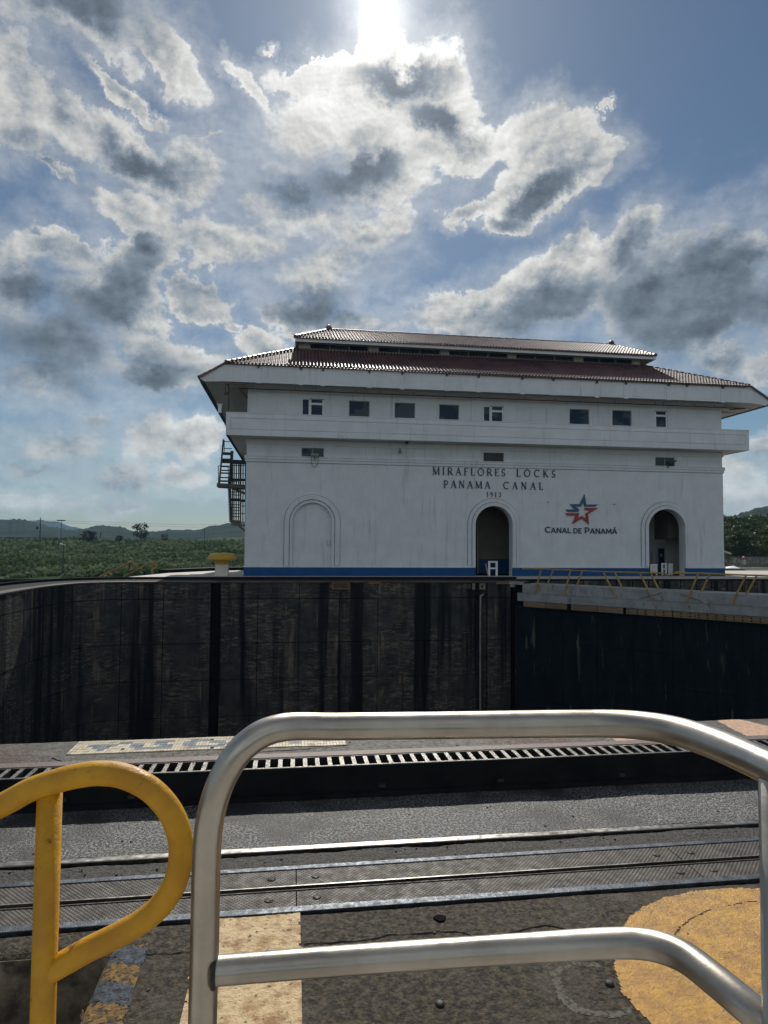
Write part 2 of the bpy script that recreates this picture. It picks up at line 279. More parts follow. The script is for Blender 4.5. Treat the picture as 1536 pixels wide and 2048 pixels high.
# ------------------------------------------------------------------ mesh helpers
class MB:
    def __init__(s): s.v = []; s.f = []
    def quad(s, *p):
        i = len(s.v); s.v += [tuple(q) for q in p]; s.f.append(tuple(range(i, i+len(p)))); return s
    def box(s, x0, x1, y0, y1, z0, z1):
        return s.hexa([(x0, y0, z0), (x1, y0, z0), (x1, y1, z0), (x0, y1, z0), (x0, y0, z1), (x1, y0, z1), (x1, y1, z1), (x0, y1, z1)])
    def hexa(s, p):
        i = len(s.v); s.v += [tuple(q) for q in p]
        for f in ((3, 2, 1, 0), (4, 5, 6, 7), (0, 1, 5, 4), (1, 2, 6, 5), (2, 3, 7, 6), (3, 0, 4, 7)): s.f.append(tuple(i+k for k in f))
        return s
    def bar(s, a, b, w, h=None, upv=(0, 0, 1)):
        a = Vector(a); b = Vector(b); d = (b-a).normalized(); U = Vector(upv)
        if abs(d.dot(U)) > .95: U = Vector((0, 1, 0))
        sd = d.cross(U).normalized(); U = sd.cross(d); sd = sd*w/2; U = U*(h or w)/2
        return s.hexa([a-sd-U, a+sd-U, b+sd-U, b-sd-U, a-sd+U, a+sd+U, b+sd+U, b-sd+U])
    def tube(s, pts, r, n=10, caps=True):
        pts = [Vector(p) for p in pts]; rings = []; prev = None
        rr = r if isinstance(r, (list, tuple)) else [r]*len(pts)
        for i, p in enumerate(pts):
            t = (pts[min(i+1, len(pts)-1)]-pts[max(i-1, 0)]).normalized()
            if prev is None:
                a = t.orthogonal().normalized()
            else:
                a = (prev - t*prev.dot(t)).normalized()
            prev = a; c = t.cross(a); i0 = len(s.v)
            for k in range(n):
                q = 2*math.pi*k/n; s.v.append(tuple(p + (a*math.cos(q)+c*math.sin(q))*rr[i]))
            rings.append(i0)
        for a0, b0 in zip(rings, rings[1:]):
            for k in range(n): s.f.append((a0+k, a0+(k+1) % n, b0+(k+1) % n, b0+k))
        if caps: s.f.append(tuple(rings[0]+k for k in range(n))[::-1]); s.f.append(tuple(rings[-1]+k for k in range(n)))
        return s
    def lathe(s, c, prof, n=20):
        c = Vector(c); rings = []
        for (r, z) in prof:
            rings.append(len(s.v))
            for k in range(n): s.v.append((c.x+r*math.cos(2*math.pi*k/n), c.y+r*math.sin(2*math.pi*k/n), c.z+z))
        for a0, b0 in zip(rings, rings[1:]):
            for k in range(n): s.f.append((a0+k, a0+(k+1) % n, b0+(k+1) % n, b0+k))
        s.f.append(tuple(rings[0]+k for k in range(n))[::-1]); s.f.append(tuple(rings[-1]+k for k in range(n))); return s
    def prism_xz(s, poly, y0, y1):
        n = len(poly); i = len(s.v)
        s.v += [(x, y0, z) for x, z in poly] + [(x, y1, z) for x, z in poly]
        s.f.append(tuple(range(i, i+n))); s.f.append(tuple(range(i+n, i+2*n))[::-1])
        for k in range(n): s.f.append((i+(k+1) % n, i+k, i+n+k, i+n+(k+1) % n))
        return s
    def prism_xy(s, poly, z0, z1):
        n = len(poly); i = len(s.v)
        s.v += [(p[0], p[1], z0) for p in poly] + [(p[0], p[1], z1) for p in poly]
        s.f.append(tuple(range(i, i+n))[::-1]); s.f.append(tuple(range(i+n, i+2*n)))
        for k in range(n): s.f.append((i+k, i+(k+1) % n, i+n+(k+1) % n, i+n+k))
        return s
    def mesh(s, name, m, smooth=False):
        me = bpy.data.meshes.new(name); me.from_pydata(s.v, [], s.f); me.update()
        if m: me.materials.append(m)
        if smooth: me.polygons.foreach_set('use_smooth', [True]*len(me.polygons))
        return me
    def build(s, name, m, parent=None, smooth=False, **kw): return link(name, s.mesh(name, m, smooth), parent, **kw)
def link(name, me, parent=None, label=None, cat=None, group=None, kind=None, loc=None, bevel=0):
    o = bpy.data.objects.new(name, me); COL.objects.link(o); o.parent = parent
    if parent is not None and parent.location.length > 0: o.matrix_parent_inverse = Matrix.Translation(-parent.location)
    if loc is not None: o.location = loc
    if label: o['label'] = label
    if cat: o['category'] = cat
    if group: o['group'] = group
    if kind: o['kind'] = kind
    if bevel:
        b = o.modifiers.new('bevel', 'BEVEL'); b.width = bevel; b.segments = 2; b.limit_method = 'ANGLE'
    return o
def thing(name, label, cat, group=None, loc=(0, 0, 0)): return link(name, None, None, label, cat, group, None, loc)
def smoothpath(pts, n=6):                    # Catmull-Rom through the points
    P = [Vector(p) for p in pts]; out = []
    for i in range(len(P)-1):
        a, b, c, d = P[max(i-1, 0)], P[i], P[i+1], P[min(i+2, len(P)-1)]
        for k in range(n):
            t = k/n; out.append(.5*((2*b)+(c-a)*t+(2*a-5*b+4*c-d)*t*t+(3*b-a-3*c+d)*t**3))
    out.append(P[-1]); return out
def fbm(x, y, z=0., o=4):
    return mnoise.fractal(Vector((x, y, z)), 1.0, 2.0, o)
# ------------------------------------------------------------------ lock structure
CZ = .285                                   # coping level of both lock walls
YW = 38.11                                  # front of the control house
XL, XR = -2.76, 27.48
def far(u, v): p = atZ(u, v, CZ); return (p.x, p.y)
path = [(-11.6, 12.), (-11.6, 20.)] + [far(*q) for q in ((-60, 1200), (0, 1187), (50, 1178.5), (100, 1171.5), (150, 1166.5), (200, 1164.3), (300, 1163.4))] + [(0., 35.05), (13.2, 35.05)]
path[2] = (-11.55, 24.8)
# water and ground sheets
MB().quad((-400, 7.4, -13), (400, 7.4, -13), (400, 74, -13), (-400, 74, -13)).build('water', WATER, kind='structure')
# island between the two chambers
# coping slab that follows the wall
def offset(pts, d):
    out = []
    for i, p in enumerate(pts):
        a = Vector(pts[max(i-1, 0)]); b = Vector(pts[min(i+1, len(pts)-1)]); t = (b-a).normalized()
        out.append((p[0]-t.y*d, p[1]+t.x*d))
    return out
def ribbon(pts, d0, d1, z0, z1, mb=None):
    mb = mb or MB(); A = offset(pts, d0); B = offset(pts, d1)
    for i in range(len(pts)-1):
        mb.hexa([(*A[i], z0), (*A[i+1], z0), (*B[i+1], z0), (*B[i], z0), (*A[i], z1), (*A[i+1], z1), (*B[i+1], z1), (*B[i], z1)])
    return mb
cp = [(p.x, p.y) for p in smoothpath([(x, y, 0) for x, y in path[2:]], 5)]
bk = [p for p in offset(cp, 2.25) if p[0] < -9.0]
isl = [p for p in offset(cp, .32)] + [(13.2, 37.2), (300, 37.2), (300, 56), (-4.5, 56), (-5.4, 46.), (-8.6, 41.9)] + bk[::-1]
MB().prism_xy(isl, -14, CZ-.1).build('lock_island', WALLJ, kind='structure')
ribbon(cp, -.03, 1.95, CZ-.07, CZ).build('lock_wall_coping', COPE, kind='structure')
# deck of the island: it comes to a point on the left
deckf = offset(cp, 2.0)
curbpts = [q for q in deckf]
ribbon(cp, .62, 1.99, CZ-.05, CZ+.006).build('track_strip', BLACKP, kind='structure')
ribbon(curbpts, -.02, .14, CZ-.3, CZ+.135).build('track_curb', BLACKP, label='low black painted curb along the back of the far coping', cat='curb')
deck = [p for p in offset(cp, 2.14) if p[0] > -9.2] + [(13.2, 37.25), (120, 37.25), (120, 46), (-2., 46), (-5.2, 44.5), (-7.6, 41.5)]
MB().prism_xy(deck, CZ-.3, CZ+.13).build('deck', DECK, kind='structure')
# wall panels (monoliths x lifts)
wl = thing('chamber_wall', 'tall dark stained concrete wall of the lock chamber, opposite the rails', 'lock wall', loc=(0, 35, -13))
seg = []                                    # arclength parametrisation
cs = [0.]
for a, b in zip(cp, cp[1:]): cs.append(cs[-1]+math.dist(a, b))
def at_s(s):
    for i in range(len(cs)-1):
        if s <= cs[i+1] or i == len(cs)-2:
            t = (s-cs[i])/(cs[i+1]-cs[i]); return (cp[i][0]+(cp[i+1][0]-cp[i][0])*t, cp[i][1]+(cp[i+1][1]-cp[i][1])*t)
def s_of_u(u, v=1300):
    best = None
    for k in range(0, 2400):
        s = cs[-1]*k/2400; x, y = at_s(s); d = Vector((x, y, EYE.z))-EYE
        uu = 768+FPX*d.dot(rt)/d.dot(fwd)
        if best is None or abs(uu-u) < best[0]: best = (abs(uu-u), s)
    return best[1]
ucols = [-60, 52, 148, 246, 330, 424, 443, 518, 600, 680, 757, 850, 945, 975, 1022]
scol = [s_of_u(u) for u in ucols]
zl = [CZ-.08, -.62, -2.95, -4.85, -6.75, -8.65, -10.6, -13.5]
def wallpanel(s0, s1, z0, z1, dep, name='concrete_panel', m=WALLC):
    mb = MB(); n = max(1, int((s1-s0)/1.2)); g = .018; j = random.uniform(-.012, .012)
    ss = [s0+g+(s1-s0-2*g)*k/n for k in range(n+1)]; P = [at_s(s) for s in ss]
    F = offset(P, dep+j); B = offset(P, .34)
    for i in range(n):
        mb.hexa([(*F[i], z0+g), (*F[i+1], z0+g), (*B[i+1], z0+g), (*B[i], z0+g), (*F[i], z1-g), (*F[i+1], z1-g), (*B[i+1], z1-g), (*B[i], z1-g)])
    return mb.build(name, m, wl)
for i in range(len(scol)-1):
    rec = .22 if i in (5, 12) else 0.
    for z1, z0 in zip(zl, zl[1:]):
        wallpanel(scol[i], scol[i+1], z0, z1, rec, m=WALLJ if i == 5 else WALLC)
# gate recess and the wall that goes on behind the gate leaf
MB().box(12.3, 13.2, 35.2, 38, -13.5, CZ-.01).build('gate_recess_wall', BLACK, wl)
bp0 = MB().box(13.25, 14.22, 37.0, 37.19, -1.0, CZ-.1).build('concrete_panel', WALLC, wl)
for k in range(1, 34): link('concrete_panel', bp0.data, wl, loc=(k*1.05, 0, 0))
ribbon([(13.2, 37.2), (60, 37.2)], -.2, 1.2, CZ-.1, CZ+.004).build('coping_strip', BLACKP, wl)
def onwall(u, v, y=35.02): return atY(u, v, y)
def rectpx(u0, v0, u1, v1, y, t=.02, mb=None):
    """a thin box on the vertical plane at depth y between two picture corners"""
    a = atY(u0, v1, y); b = atY(u1, v0, y)
    return (mb or MB()).box(a.x, b.x, y-t, y, a.z, b.z)
OB = mat('orange_board', (.22, .10, .035), (.14, .07, .03), .7, scale=5.); BB = mat('brown_board', (.10, .06, .03), (.06, .04, .03), .8, scale=5.)
bo = thing('hanging_board', 'small weathered orange framed board hung at the top of the dark lock wall', 'board', loc=onwall(681, 1180))
a = onwall(664, 1179, 34.9); b = onwall(699, 1164, 34.9)
f = MB(); f.box(a.x, b.x, 34.90, 34.97, b.z-.07, b.z).box(a.x, b.x, 34.90, 34.97, a.z, a.z+.07).box(a.x, a.x+.08, 34.89, 34.97, a.z, b.z).box(b.x-.08, b.x, 34.89, 34.97, a.z, b.z)
f.build('frame', OB, bo); MB().box(a.x+.05, b.x-.05, 34.93, 34.985, a.z+.04, b.z-.04).build('panel', BB, bo)
rectpx(737, 1168, 762, 1163, 34.98, .08).build('timber_block', OB, label='short orange timber block on the edge of the far coping', cat='block')
rectpx(992, 1168, 1037, 1162.5, 34.98, .10).build('timber_block', TIMBER, label='pale timber beam end on the coping next to the gate hinge', cat='block')
# pipe down the chamber wall
MB().tube(smoothpath([(onwall(967, 1189).x, 35.1, onwall(967, 1189).z), (onwall(962, 1192).x, 34.95, onwall(962, 1192).z), (onwall(960, 1200).x, 34.93, onwall(960, 1200).z), (onwall(959.5, 1300).x, 34.93, -3.5), (onwall(959.5, 1300).x, 34.93, -12)]), .052, 8).build('drain_pipe', mat('pale_pipe', (.30, .28, .25), (.20, .18, .16), .5, scale=3.), smooth=True, label='thin pale pipe running down the dark chamber wall from a bent top', cat='pipe')
# stroke lettering -------------------------------------------------
def arc(cx, cy, rx, ry, a0, a1, n=8): return [(cx+rx*math.cos(R(a0+(a1-a0)*k/n)), cy+ry*math.sin(R(a0+(a1-a0)*k/n))) for k in range(n+1)]
T, t_ = .15, .065           # thick and thin strokes of the roman capitals
def srf(x, y, w=.26): return ([(x-w/2, y), (x+w/2, y)], .045)
ROMAN = {
 'M': (.98, [([(.12, .02), (.16, .98)], t_), ([(.14, .98), (.48, .05)], T), ([(.48, .05), (.82, .98)], t_), ([(.82, .98), (.86, .02)], T), srf(.12, .02, .2), srf(.86, .02, .24), srf(.12, .98, .14), srf(.84, .98, .14)]),
 'I': (.34, [([(.17, .02), (.17, .98)], T), srf(.17, .02), srf(.17, .98)]),
 'R': (.74, [([(.14, .02), (.14, .98)], T), ([(.14, .95), (.36, .95)]+arc(.36, .71, .22, .24, 85, -85)+[(.14, .48)], .10), ([(.34, .48), (.68, .03)], T), srf(.14, .02), srf(.10, .98, .16), srf(.69, .02, .14)]),
 'A': (.80, [([(.10, .02), (.40, .98)], t_), ([(.40, .98), (.70, .02)], T), ([(.2, .36), (.6, .36)], .055), srf(.10, .02, .2), srf(.70, .02, .24)]),
 'F': (.58, [([(.14, .02), (.14, .98)], T), ([(.1, .95), (.52, .95)], .06), ([(.14, .52), (.42, .52)], .055), ([(.52, .99), (.52, .80)], .05), srf(.14, .02), ([(.42, .6), (.42, .44)], .045)]),
 'L': (.58, [([(.14, .02), (.14, .98)], T), ([(.10, .04), (.52, .04)], .06), ([(.52, .0), (.53, .22)], .05), srf(.14, .98)]),
 'O': (.92, [(arc(.46, .5, .37, .46, 0, 360, 20), .115)]),
 'E': (.60, [([(.14, .02), (.14, .98)], T), ([(.1, .95), (.52, .95)], .06), ([(.14, .52), (.42, .52)], .055), ([(.1, .04), (.54, .04)], .06), ([(.52, .99), (.52, .80)], .05), ([(.55, .0), (.55, .2)], .05), ([(.42, .6), (.42, .44)], .045)]),
 'S': (.56, [(arc(.28, .73, .17, .22, 25, 180, 8)+arc(.28, .5, .17, .05, 200, 200, 1)+[(.40, .42)]+arc(.27, .26, .19, .23, 30, -155, 9), .105), ([(.45, .95), (.45, .78)], .045), ([(.07, .03), (.07, .22)], .045)]),
 'C': (.80, [(arc(.46, .5, .37, .46, 48, 312, 16), .11), ([(.72, .97), (.72, .76)], .05)]),
 'K': (.74, [([(.14, .02), (.14, .98)], T), ([(.60, .97), (.17, .47)], t_), ([(.28, .58), (.66, .03)], T), srf(.14, .02), srf(.14, .98), srf(.60, .98, .18), srf(.67, .02, .16)]),
 'P': (.64, [([(.14, .02), (.14, .98)], T), ([(.14, .95), (.34, .95)]+arc(.34, .69, .22, .26, 85, -85)+[(.14, .44)], .10), srf(.14, .02), srf(.10, .98, .16)]),
 'N': (.82, [([(.13, .02), (.13, .98)], t_), ([(.13, .98), (.68, .02)], T), ([(.68, .02), (.68, .98)], t_), srf(.13, .02, .2), srf(.68, .98, .2), srf(.08, .98, .14)]),
 '1': (.40, [([(.20, .02), (.20, .98)], T), srf(.20, .02), ([(.20, .97), (.06, .86)], .07)]),
 '9': (.56, [(arc(.27, .70, .19, .25, 0, 360, 14), .09), ([(.46, .70), (.44, .4), (.34, .14), (.14, .03)], .10)]),
 '3': (.54, [(arc(.25, .76, .17, .19, 150, -80, 9), .09), (arc(.25, .29, .20, .26, 85, -150, 10), .10)]),
}
B_ = .19
SANS = {
 'C': (.72, [(arc(.42, .5, .33, .405, 50, 310, 14), B_)]),
 'A': (.80, [([(.08, .0), (.40, .96)], B_), ([(.72, .0), (.40, .96)], B_), ([(.22, .30), (.58, .30)], .15)]),
 'N': (.80, [([(.14, .0), (.14, 1.)], B_), ([(.14, .93), (.66, .07)], B_), ([(.66, .0), (.66, 1.)], B_)]),
 'L': (.60, [([(.14, .0), (.14, 1.)], B_), ([(.06, .085), (.56, .085)], .17)]),
 'D': (.78, [([(.14, .0), (.14, 1.)], B_), ([(.14, .91), (.34, .91)]+arc(.34, .5, .32, .41, 85, -85)+[(.14, .09)], .17)]),
 'E': (.62, [([(.14, .0), (.14, 1.)], B_), ([(.06, .915), (.56, .915)], .17), ([(.06, .5), (.50, .5)], .16), ([(.06, .085), (.56, .085)], .17)]),
 'P': (.70, [([(.14, .0), (.14, 1.)], B_), ([(.14, .91), (.36, .91)]+arc(.36, .65, .24, .26, 85, -85)+[(.14, .39)], .17)]),
 'M': (.96, [([(.12, .0), (.18, .98)], B_), ([(.18, .95), (.48, .18)], .17), ([(.48, .18), (.78, .95)], .17), ([(.78, .98), (.84, .0)], B_)]),
 "A'": (.80, [([(.08, .0), (.40, .96)], B_), ([(.72, .0), (.40, .96)], B_), ([(.22, .30), (.58, .30)], .15), ([(.38, 1.08), (.50, 1.30)], .15)]),
}
def stroke(mb, pts, w, y, t, sx=1., sz=1., ox=0., oz=0., tf=None):
    """one flat stroke as a ribbon with thickness"""
    P = [Vector((p[0]*sx, p[1]*sz)) for p in pts]; w = w*sz; L = []; Rr = []
    closed = (P[0]-P[-1]).length < 1e-6
    for i, p in enumerate(P):
        a = P[i-1] if i > 0 else (P[-2] if closed else p); b = P[i+1] if i < len(P)-1 else (P[1] if closed else p)
        d = (b-a).normalized() if (b-a).length > 1e-9 else Vector((1, 0)); n = Vector((-d.y, d.x))*w/2; L.append(p+n); Rr.append(p-n)
    for i in range(len(P)-1):
        q = [Rr[i], Rr[i+1], L[i+1], L[i]]
        q = [(ox+k.x, oz+k.y) for k in q]
        mb.hexa([(q[0][0], y-t, q[0][1]), (q[1][0], y-t, q[1][1]), (q[1][0], y, q[1][1]), (q[0][0], y, q[0][1]), (q[3][0], y-t, q[3][1]), (q[2][0], y-t, q[2][1]), (q[2][0], y, q[2][1]), (q[3][0], y, q[3][1])])
def letters(text, font, uA, vA, uB, vB, h, y, m, parent, small=1., caps=None, name='letter'):
    """set TEXT between two picture points of its base line on the plane y; widths follow the glyphs"""
    A = atY(uA, vA, y); Bp = atY(uB, vB, y); tot = Bp.x-A.x
    ws = []
    for i, ch in enumerate(text):
        k = 1. if (caps is None or i in caps) else small
        ws.append(.5 if ch == ' ' else font[ch][0]*k)
    space = 0.; nat = sum(ws)*h
    gap = (tot-nat)/max(1, len(text)-1) if caps is None else 0.
    sxf = 1. if caps is None else tot/nat
    x = A.x
    for i, ch in enumerate(text):
        k = 1. if (caps is None or i in caps) else small
        if ch != ' ':
            mb = MB()
            for q, (pts, w) in enumerate(font[ch][1]): stroke(mb, pts, w, y-.0015*q, .035, h*k*sxf, h*k, x, A.z)
            mb.build(name, m, parent)
        x += ws[i]*h*sxf + gap
# ------------------------------------------------------------------ control house
H0 = CZ+.135
def F(u, v, y=YW): p = atY(u, v, y); return p.x, p.z
house = thing('control_house', 'long white lock control building with blue base, wrap-around balcony and two-tier clay tiled roof', 'building', loc=((XL+XR)/2, YW, H0))
YB = YW+12.4                                # back of the building
Z_BLUE, Z_BELT0, Z_BELT1 = H0+.50, 7.06, 7.42
ZB0, ZB1 = 5.924+2.485, 7.181+2.485         # balcony
ZF0, ZF1 = 8.927+2.485, 9.958+2.485         # eaves board
def wall_open(mb, x0, x1, z0, z1, y0, y1, ops):
    """a wall with rectangular or round-headed openings (xa, xb, za, zb, arched)"""
    xs = x0
    for xa, xb, za, zb, ar in sorted(ops):
        if xa > xs: mb.box(xs, xa, y0, y1, z0, z1)
        if za > z0: mb.box(xa, xb, y0, y1, z0, za)
        if not ar: mb.box(xa, xb, y0, y1, zb, z1)
        else:
            n = 20; r = (xb-xa)/2; cx = (xa+xb)/2; zs = zb-r; pts = [(cx-r*math.cos(math.pi*k/n), zs+r*math.sin(math.pi*k/n)) for k in range(n+1)]
            for (ax, az_), (bx, bz) in zip(pts, pts[1:]):
                mb.quad((ax, y0, az_), (bx, y0, bz), (bx, y0, z1), (ax, y0, z1)); mb.quad((bx, y1, bz), (ax, y1, az_), (ax, y1, z1), (bx, y1, z1))
                mb.quad((ax, y0, az_), (ax, y1, az_), (bx, y1, bz), (bx, y0, bz))
            mb.quad((xa, y0, z1), (xb, y0, z1), (xb, y1, z1), (xa, y1, z1))
        xs = xb
    if xs < x1: mb.box(xs, x1, y0, y1, z0, z1)
    return mb
# arches
def archdim(ul, ur, vt): a = F(ul, 1100); b = F(ur, 1100); return (a[0], b[0], H0-.02, F((ul+ur)/2, vt)[1], True)
AC = archdim(950.7, 1024, 1012.5); AR = archdim(1296.5, 1368.5, 1018.8); AL = archdim(583.5, 664, 1004.5)
DEP = .55
lw = MB(); wall_open(lw, XL, XR, H0-.05, Z_BELT0, YW, YW+DEP, [AC, AR, AL])
lw.build('wall', WHITE, house)
MB().box(AL[0]-.05, AL[1]+.05, YW+.14, YW+.3, H0, AL[3]+.05).build('arch_infill', WHITE, house)
uw = MB()
smalls = [(603, 648, 895, 913), (967, 1008, 904.5, 923.3), (1311, 1350, 914, 932)]
so_ = [(F(a, v0)[0], F(b, v0)[0], F(a, v1)[1], F(a, v0)[1], False) for a, b, v0, v1 in smalls]
wall_open(uw, XL+.02, XR-.02, Z_BELT1, ZB0+.02, YW+.03, YW+DEP, so_).build('wall', WHITE, house)
wins = [(604, 648, 796, 'door'), (698, 739.5, 800.5, 'w'), (789.5, 830.5, 804.5, 'w'), (878.5, 918.5, 808, 'w'), (967, 1008, 811, 'door'), (1139.5, 1178.8, 817, 'w'), (1225, 1263.5, 819.5, 'w'), (1309.5, 1335.5, 821, 'narrow')]
YU = YW+.03
wo = [(F(a, v)[0], F(b, v)[0], (F(a, v)[1]-2.1 if k != 'w' else ZB1+.0-.13), F(a, v)[1], False) for a, b, v, k in wins]
bl = (F(1054, 813)[0], F(1093.5, 813)[0], ZB1-.13, F(1054, 814)[1], False)
wall_open(MB(), XL+.02, XR-.02, ZB0+.2, ZF0+.3, YU, YU+.3, wo+[bl]).build('wall', WHITE, house)
MB().box(bl[0], bl[1], YU+.035, YU+.2, bl[2], bl[3]).build('blocked_window', WHITE, house)
a = F(1335.5, 822); MB().box(a[0]+.02, a[0]+.42, YU-.012, YU, ZB1-1, a[1]-.05).build('blocked_window', WHITE, house)
# other walls
for nm, b_ in (('side_wall', (XL, XL+.4, YW+DEP, YB, H0-.05, ZF0+.3)), ('side_wall', (XR-.4, XR, YW+DEP, YB, H0-.05, ZF0+.3))):
    MB().box(*b_).build(nm, WHITE, house)
bw = MB(); wall_open(bw, XL, XR, H0-.05, ZF0+.3, YB, YB+.4, [(AR[0]+.4, AR[1]+2.2, H0, 4.2, True), (4., 6., H0, 4., True)]); bw.build('back_wall', WHITE, house)
MB().box(XL+.4, XR-.4, YW+DEP, YB, Z_BELT1-.4, Z_BELT1-.1).box(XL+.4, XR-.4, YW+DEP, YB, H0-.04, H0-.005).build('floor_slab', INT, house)
# base band, plinth line, belt courses
bb = MB(); xs = XL-.03
for A_ in (AC, AR): bb.box(xs, A_[0], YW-.035, YW-.002, H0-.12, Z_BLUE); xs = A_[1]
bb.box(xs, XR+.03, YW-.035, YW-.002, H0-.12, Z_BLUE); bb.build('base_band', BLUE, house)
pl = MB(); xs = XL-.05
for A_ in (AC, AR): pl.box(xs, A_[0], YW-.055, YW-.002, Z_BLUE+.002, Z_BLUE+.10); xs = A_[1]
pl.box(xs, XR+.05, YW-.055, YW-.002, Z_BLUE+.002, Z_BLUE+.10); pl.build('plinth_moulding', WHITE, house)
MB().box(XL-.10, XR+.10, YW-.10, YW+.028, Z_BELT0+.16, Z_BELT1).box(XL-.06, XR+.06, YW-.055, YW+.028, Z_BELT0-.002, Z_BELT0+.158).build('belt_course', WHITE, house)
MB().box(XL-.04, XR+.04, YW-.03, YW+.03, ZB0-.32, ZB0-.02).build('belt_course', WHITE, house)
def arch_band(mb, A_, r0, r1, y0, y1, zb=None):
    xa, xb, za, zt, _ = A_; cx = (xa+xb)/2; r = (xb-xa)/2; zs = zt-r; n = 24; za = zb if zb is not None else Z_BLUE+.10
    def path_(rr): return [(cx-rr, za)] + [(cx-rr*math.cos(math.pi*k/n), zs+rr*math.sin(math.pi*k/n)) for k in range(n+1)] + [(cx+rr, za)]
    I = path_(r+r0); O = path_(r+r1)
    for i in range(len(I)-1):
        mb.hexa([(I[i][0], y0, I[i][1]), (I[i+1][0], y0, I[i+1][1]), (I[i+1][0], y1, I[i+1][1]), (I[i][0], y1, I[i][1]), (O[i][0], y0, O[i][1]), (O[i+1][0], y0, O[i+1][1]), (O[i+1][0], y1, O[i+1][1]), (O[i][0], y1, O[i][1])])
    return mb
for A_ in (AC, AR): arch_band(arch_band(MB(), A_, .02, .22, YW-.13, YW-.004), A_, .255, .47, YW-.075, YW-.004).build('arch_moulding', WHITE, house)
arch_band(arch_band(MB(), AL, -.02, .13, YW-.06, YW-.004), AL, .17, .44, YW-.12, YW-.004).build('arch_moulding', WHITE, house)
GROOVE_SHADE = mat('groove_shade_grey', (.20, .21, .21), (.36, .37, .37), .9, scale=5., spec=.1)  # mottled grey for thin strips: shade of the moulding grooves put into colour
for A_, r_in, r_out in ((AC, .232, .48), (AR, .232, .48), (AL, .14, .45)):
    arch_band(arch_band(MB(), A_, r_in, r_in+.018, YW-.05, YW-.006), A_, r_out, r_out+.022, YW-.02, YW-.003).build('arch_groove_shade', GROOVE_SHADE, house)
MB().box(XL-.05, XR+.05, YW-.012, YW-.003, Z_BELT0-.03, Z_BELT0-.004).box(XL-.07, XR+.07, YW-.108, YW-.101, Z_BELT0+.30, Z_BELT0+.315).build('belt_groove_shade', GROOVE_SHADE, house)  # belt lines: edge shade painted as thin grey strips
# balcony
OV = 1.076; yb = YW-OV
bx0, bx1 = XL-OV, XR+OV
gz0, gz1 = F(470, 857.5, yb)[1], F(470, 836, yb)[1]
MB().box(bx0, bx1, yb+.04, yb+.16, ZB0, ZB1).box(bx0, bx0+.16, yb+.16, YB+1, ZB0, ZB1).box(bx1-.16, bx1, yb+.16, YB+1, ZB0, ZB1).build('balcony_parapet', WHITE, house)
MB().box(bx0, bx1, yb, yb+.038, ZB0, gz0-.02).box(bx0, bx1, yb, yb+.038, gz1+.02, ZB1).box(bx0, bx0+.24, yb, yb+.038, gz0-.018, gz1+.018).box(bx1-.24, bx1, yb, yb+.038, gz0-.018, gz1+.018).build('parapet_border', WHITE, house)
MB().box(bx0+.27, bx1-.27, yb+.004, yb+.038, gz0+.012, gz1-.012).build('parapet_panel', WHITE, house)
MB().box(bx0-.02, bx1+.02, yb-.02, yb+.2, ZB1+.002, ZB1+.05).build('parapet_cap', WHITE, house)
MB().box(bx0+.02, bx1-.02, yb+.17, YW+.028, ZB0-.0, ZB0+.19).box(bx0+.02, XL, YW+.028, YB+1, ZB0, ZB0+.19).box(XR, bx1-.02, YW+.028, YB+1, ZB0, ZB0+.19).build('balcony_floor', WHITE2, house)
# eaves
OF = 1.255; yf = YW-OF
ex0, ex1 = XL-1.13, XR+1.08; tipL = (-5.30, 9.06+2.485); tipR = (30.02, 9.06+2.485)
fz = MB(); fz.prism_xz([(ex0, ZF0), (ex1, ZF0), (tipR[0]-.35, ZF0-.12), (tipR[0], tipR[1]-.02), (ex1, ZF1-.03), (ex0, ZF1-.03), (tipL[0], tipL[1]-.02), (tipL[0]+.28, ZF0-.06)], yf, yf+.14)
fz.build('eaves_board', WHITE, house)
for u, v in ((517, 755), (602, 759), (646.5, 761), (738.8, 765), (804.8, 768), (894, 771), (957.5, 774), (1044.8, 778), (1107, 780), (1194, 785), (1252, 787), (1337.7, 790), (1374.6, 791), (1446, 795)):
    p = atY(u, v-2, yf-.02); MB().box(p.x-.14, p.x+.14, yf-.022, yf-.002, p.z-.38, p.z+.42).build('scupper_plate', WHITE, house)
    MB().box(p.x-.07, p.x+.05, yf-.09, yf-.024, p.z+.50, p.z+.64).build('scupper', GREYDARK, house)
YBE = YB+OF+.2
MB().box(XL-.02, XR+.02, yf+.142, YU-.002, ZF0+.13, ZF0+.2).box(XL-.02, XR+.02, YW-.5, YU-.004, ZF0+.0, ZF0+.128).build('front_soffit', WHITE2, house)
sL = MB(); sL.quad((tipL[0]+.25, yf+.14, ZF0-.03), (XL, yf+.14, ZF0+.12), (XL, YBE, ZF0+.12), (tipL[0]+.25, YBE, ZF0-.03)); sL.build('side_soffit', WHITE2, house)
sR = MB(); sR.quad((XR, yf+.14, ZF0+.12), (tipR[0]-.3, yf+.14, ZF0-.08), (tipR[0]-.3, YBE, ZF0-.08), (XR, YBE, ZF0+.12)); sR.build('side_soffit', WHITE2, house)
for side, x0, x1 in ((0, tipL[0], tipL[0]+.25), (1, tipR[0]-.3, tipR[0])):
    MB().box(x0+.01, x1, yf+.141, YBE, ZF0-.10, tipL[1]-.03).build('side_eaves_board', GREYDARK, house)
pk = MB().box(-4.0, XL-.05, 0, .13, ZF0+.00, ZF0+.045).mesh('plank', WHITE2)
for k in range(34): link('plank', pk, house, loc=(0, yf+.5+k*.38, 0))
pk2 = MB().box(XR+.05, tipR[0]-.5, 0, .3, ZF0-.10, ZF0+.06).mesh('soffit_beam', WHITE2)
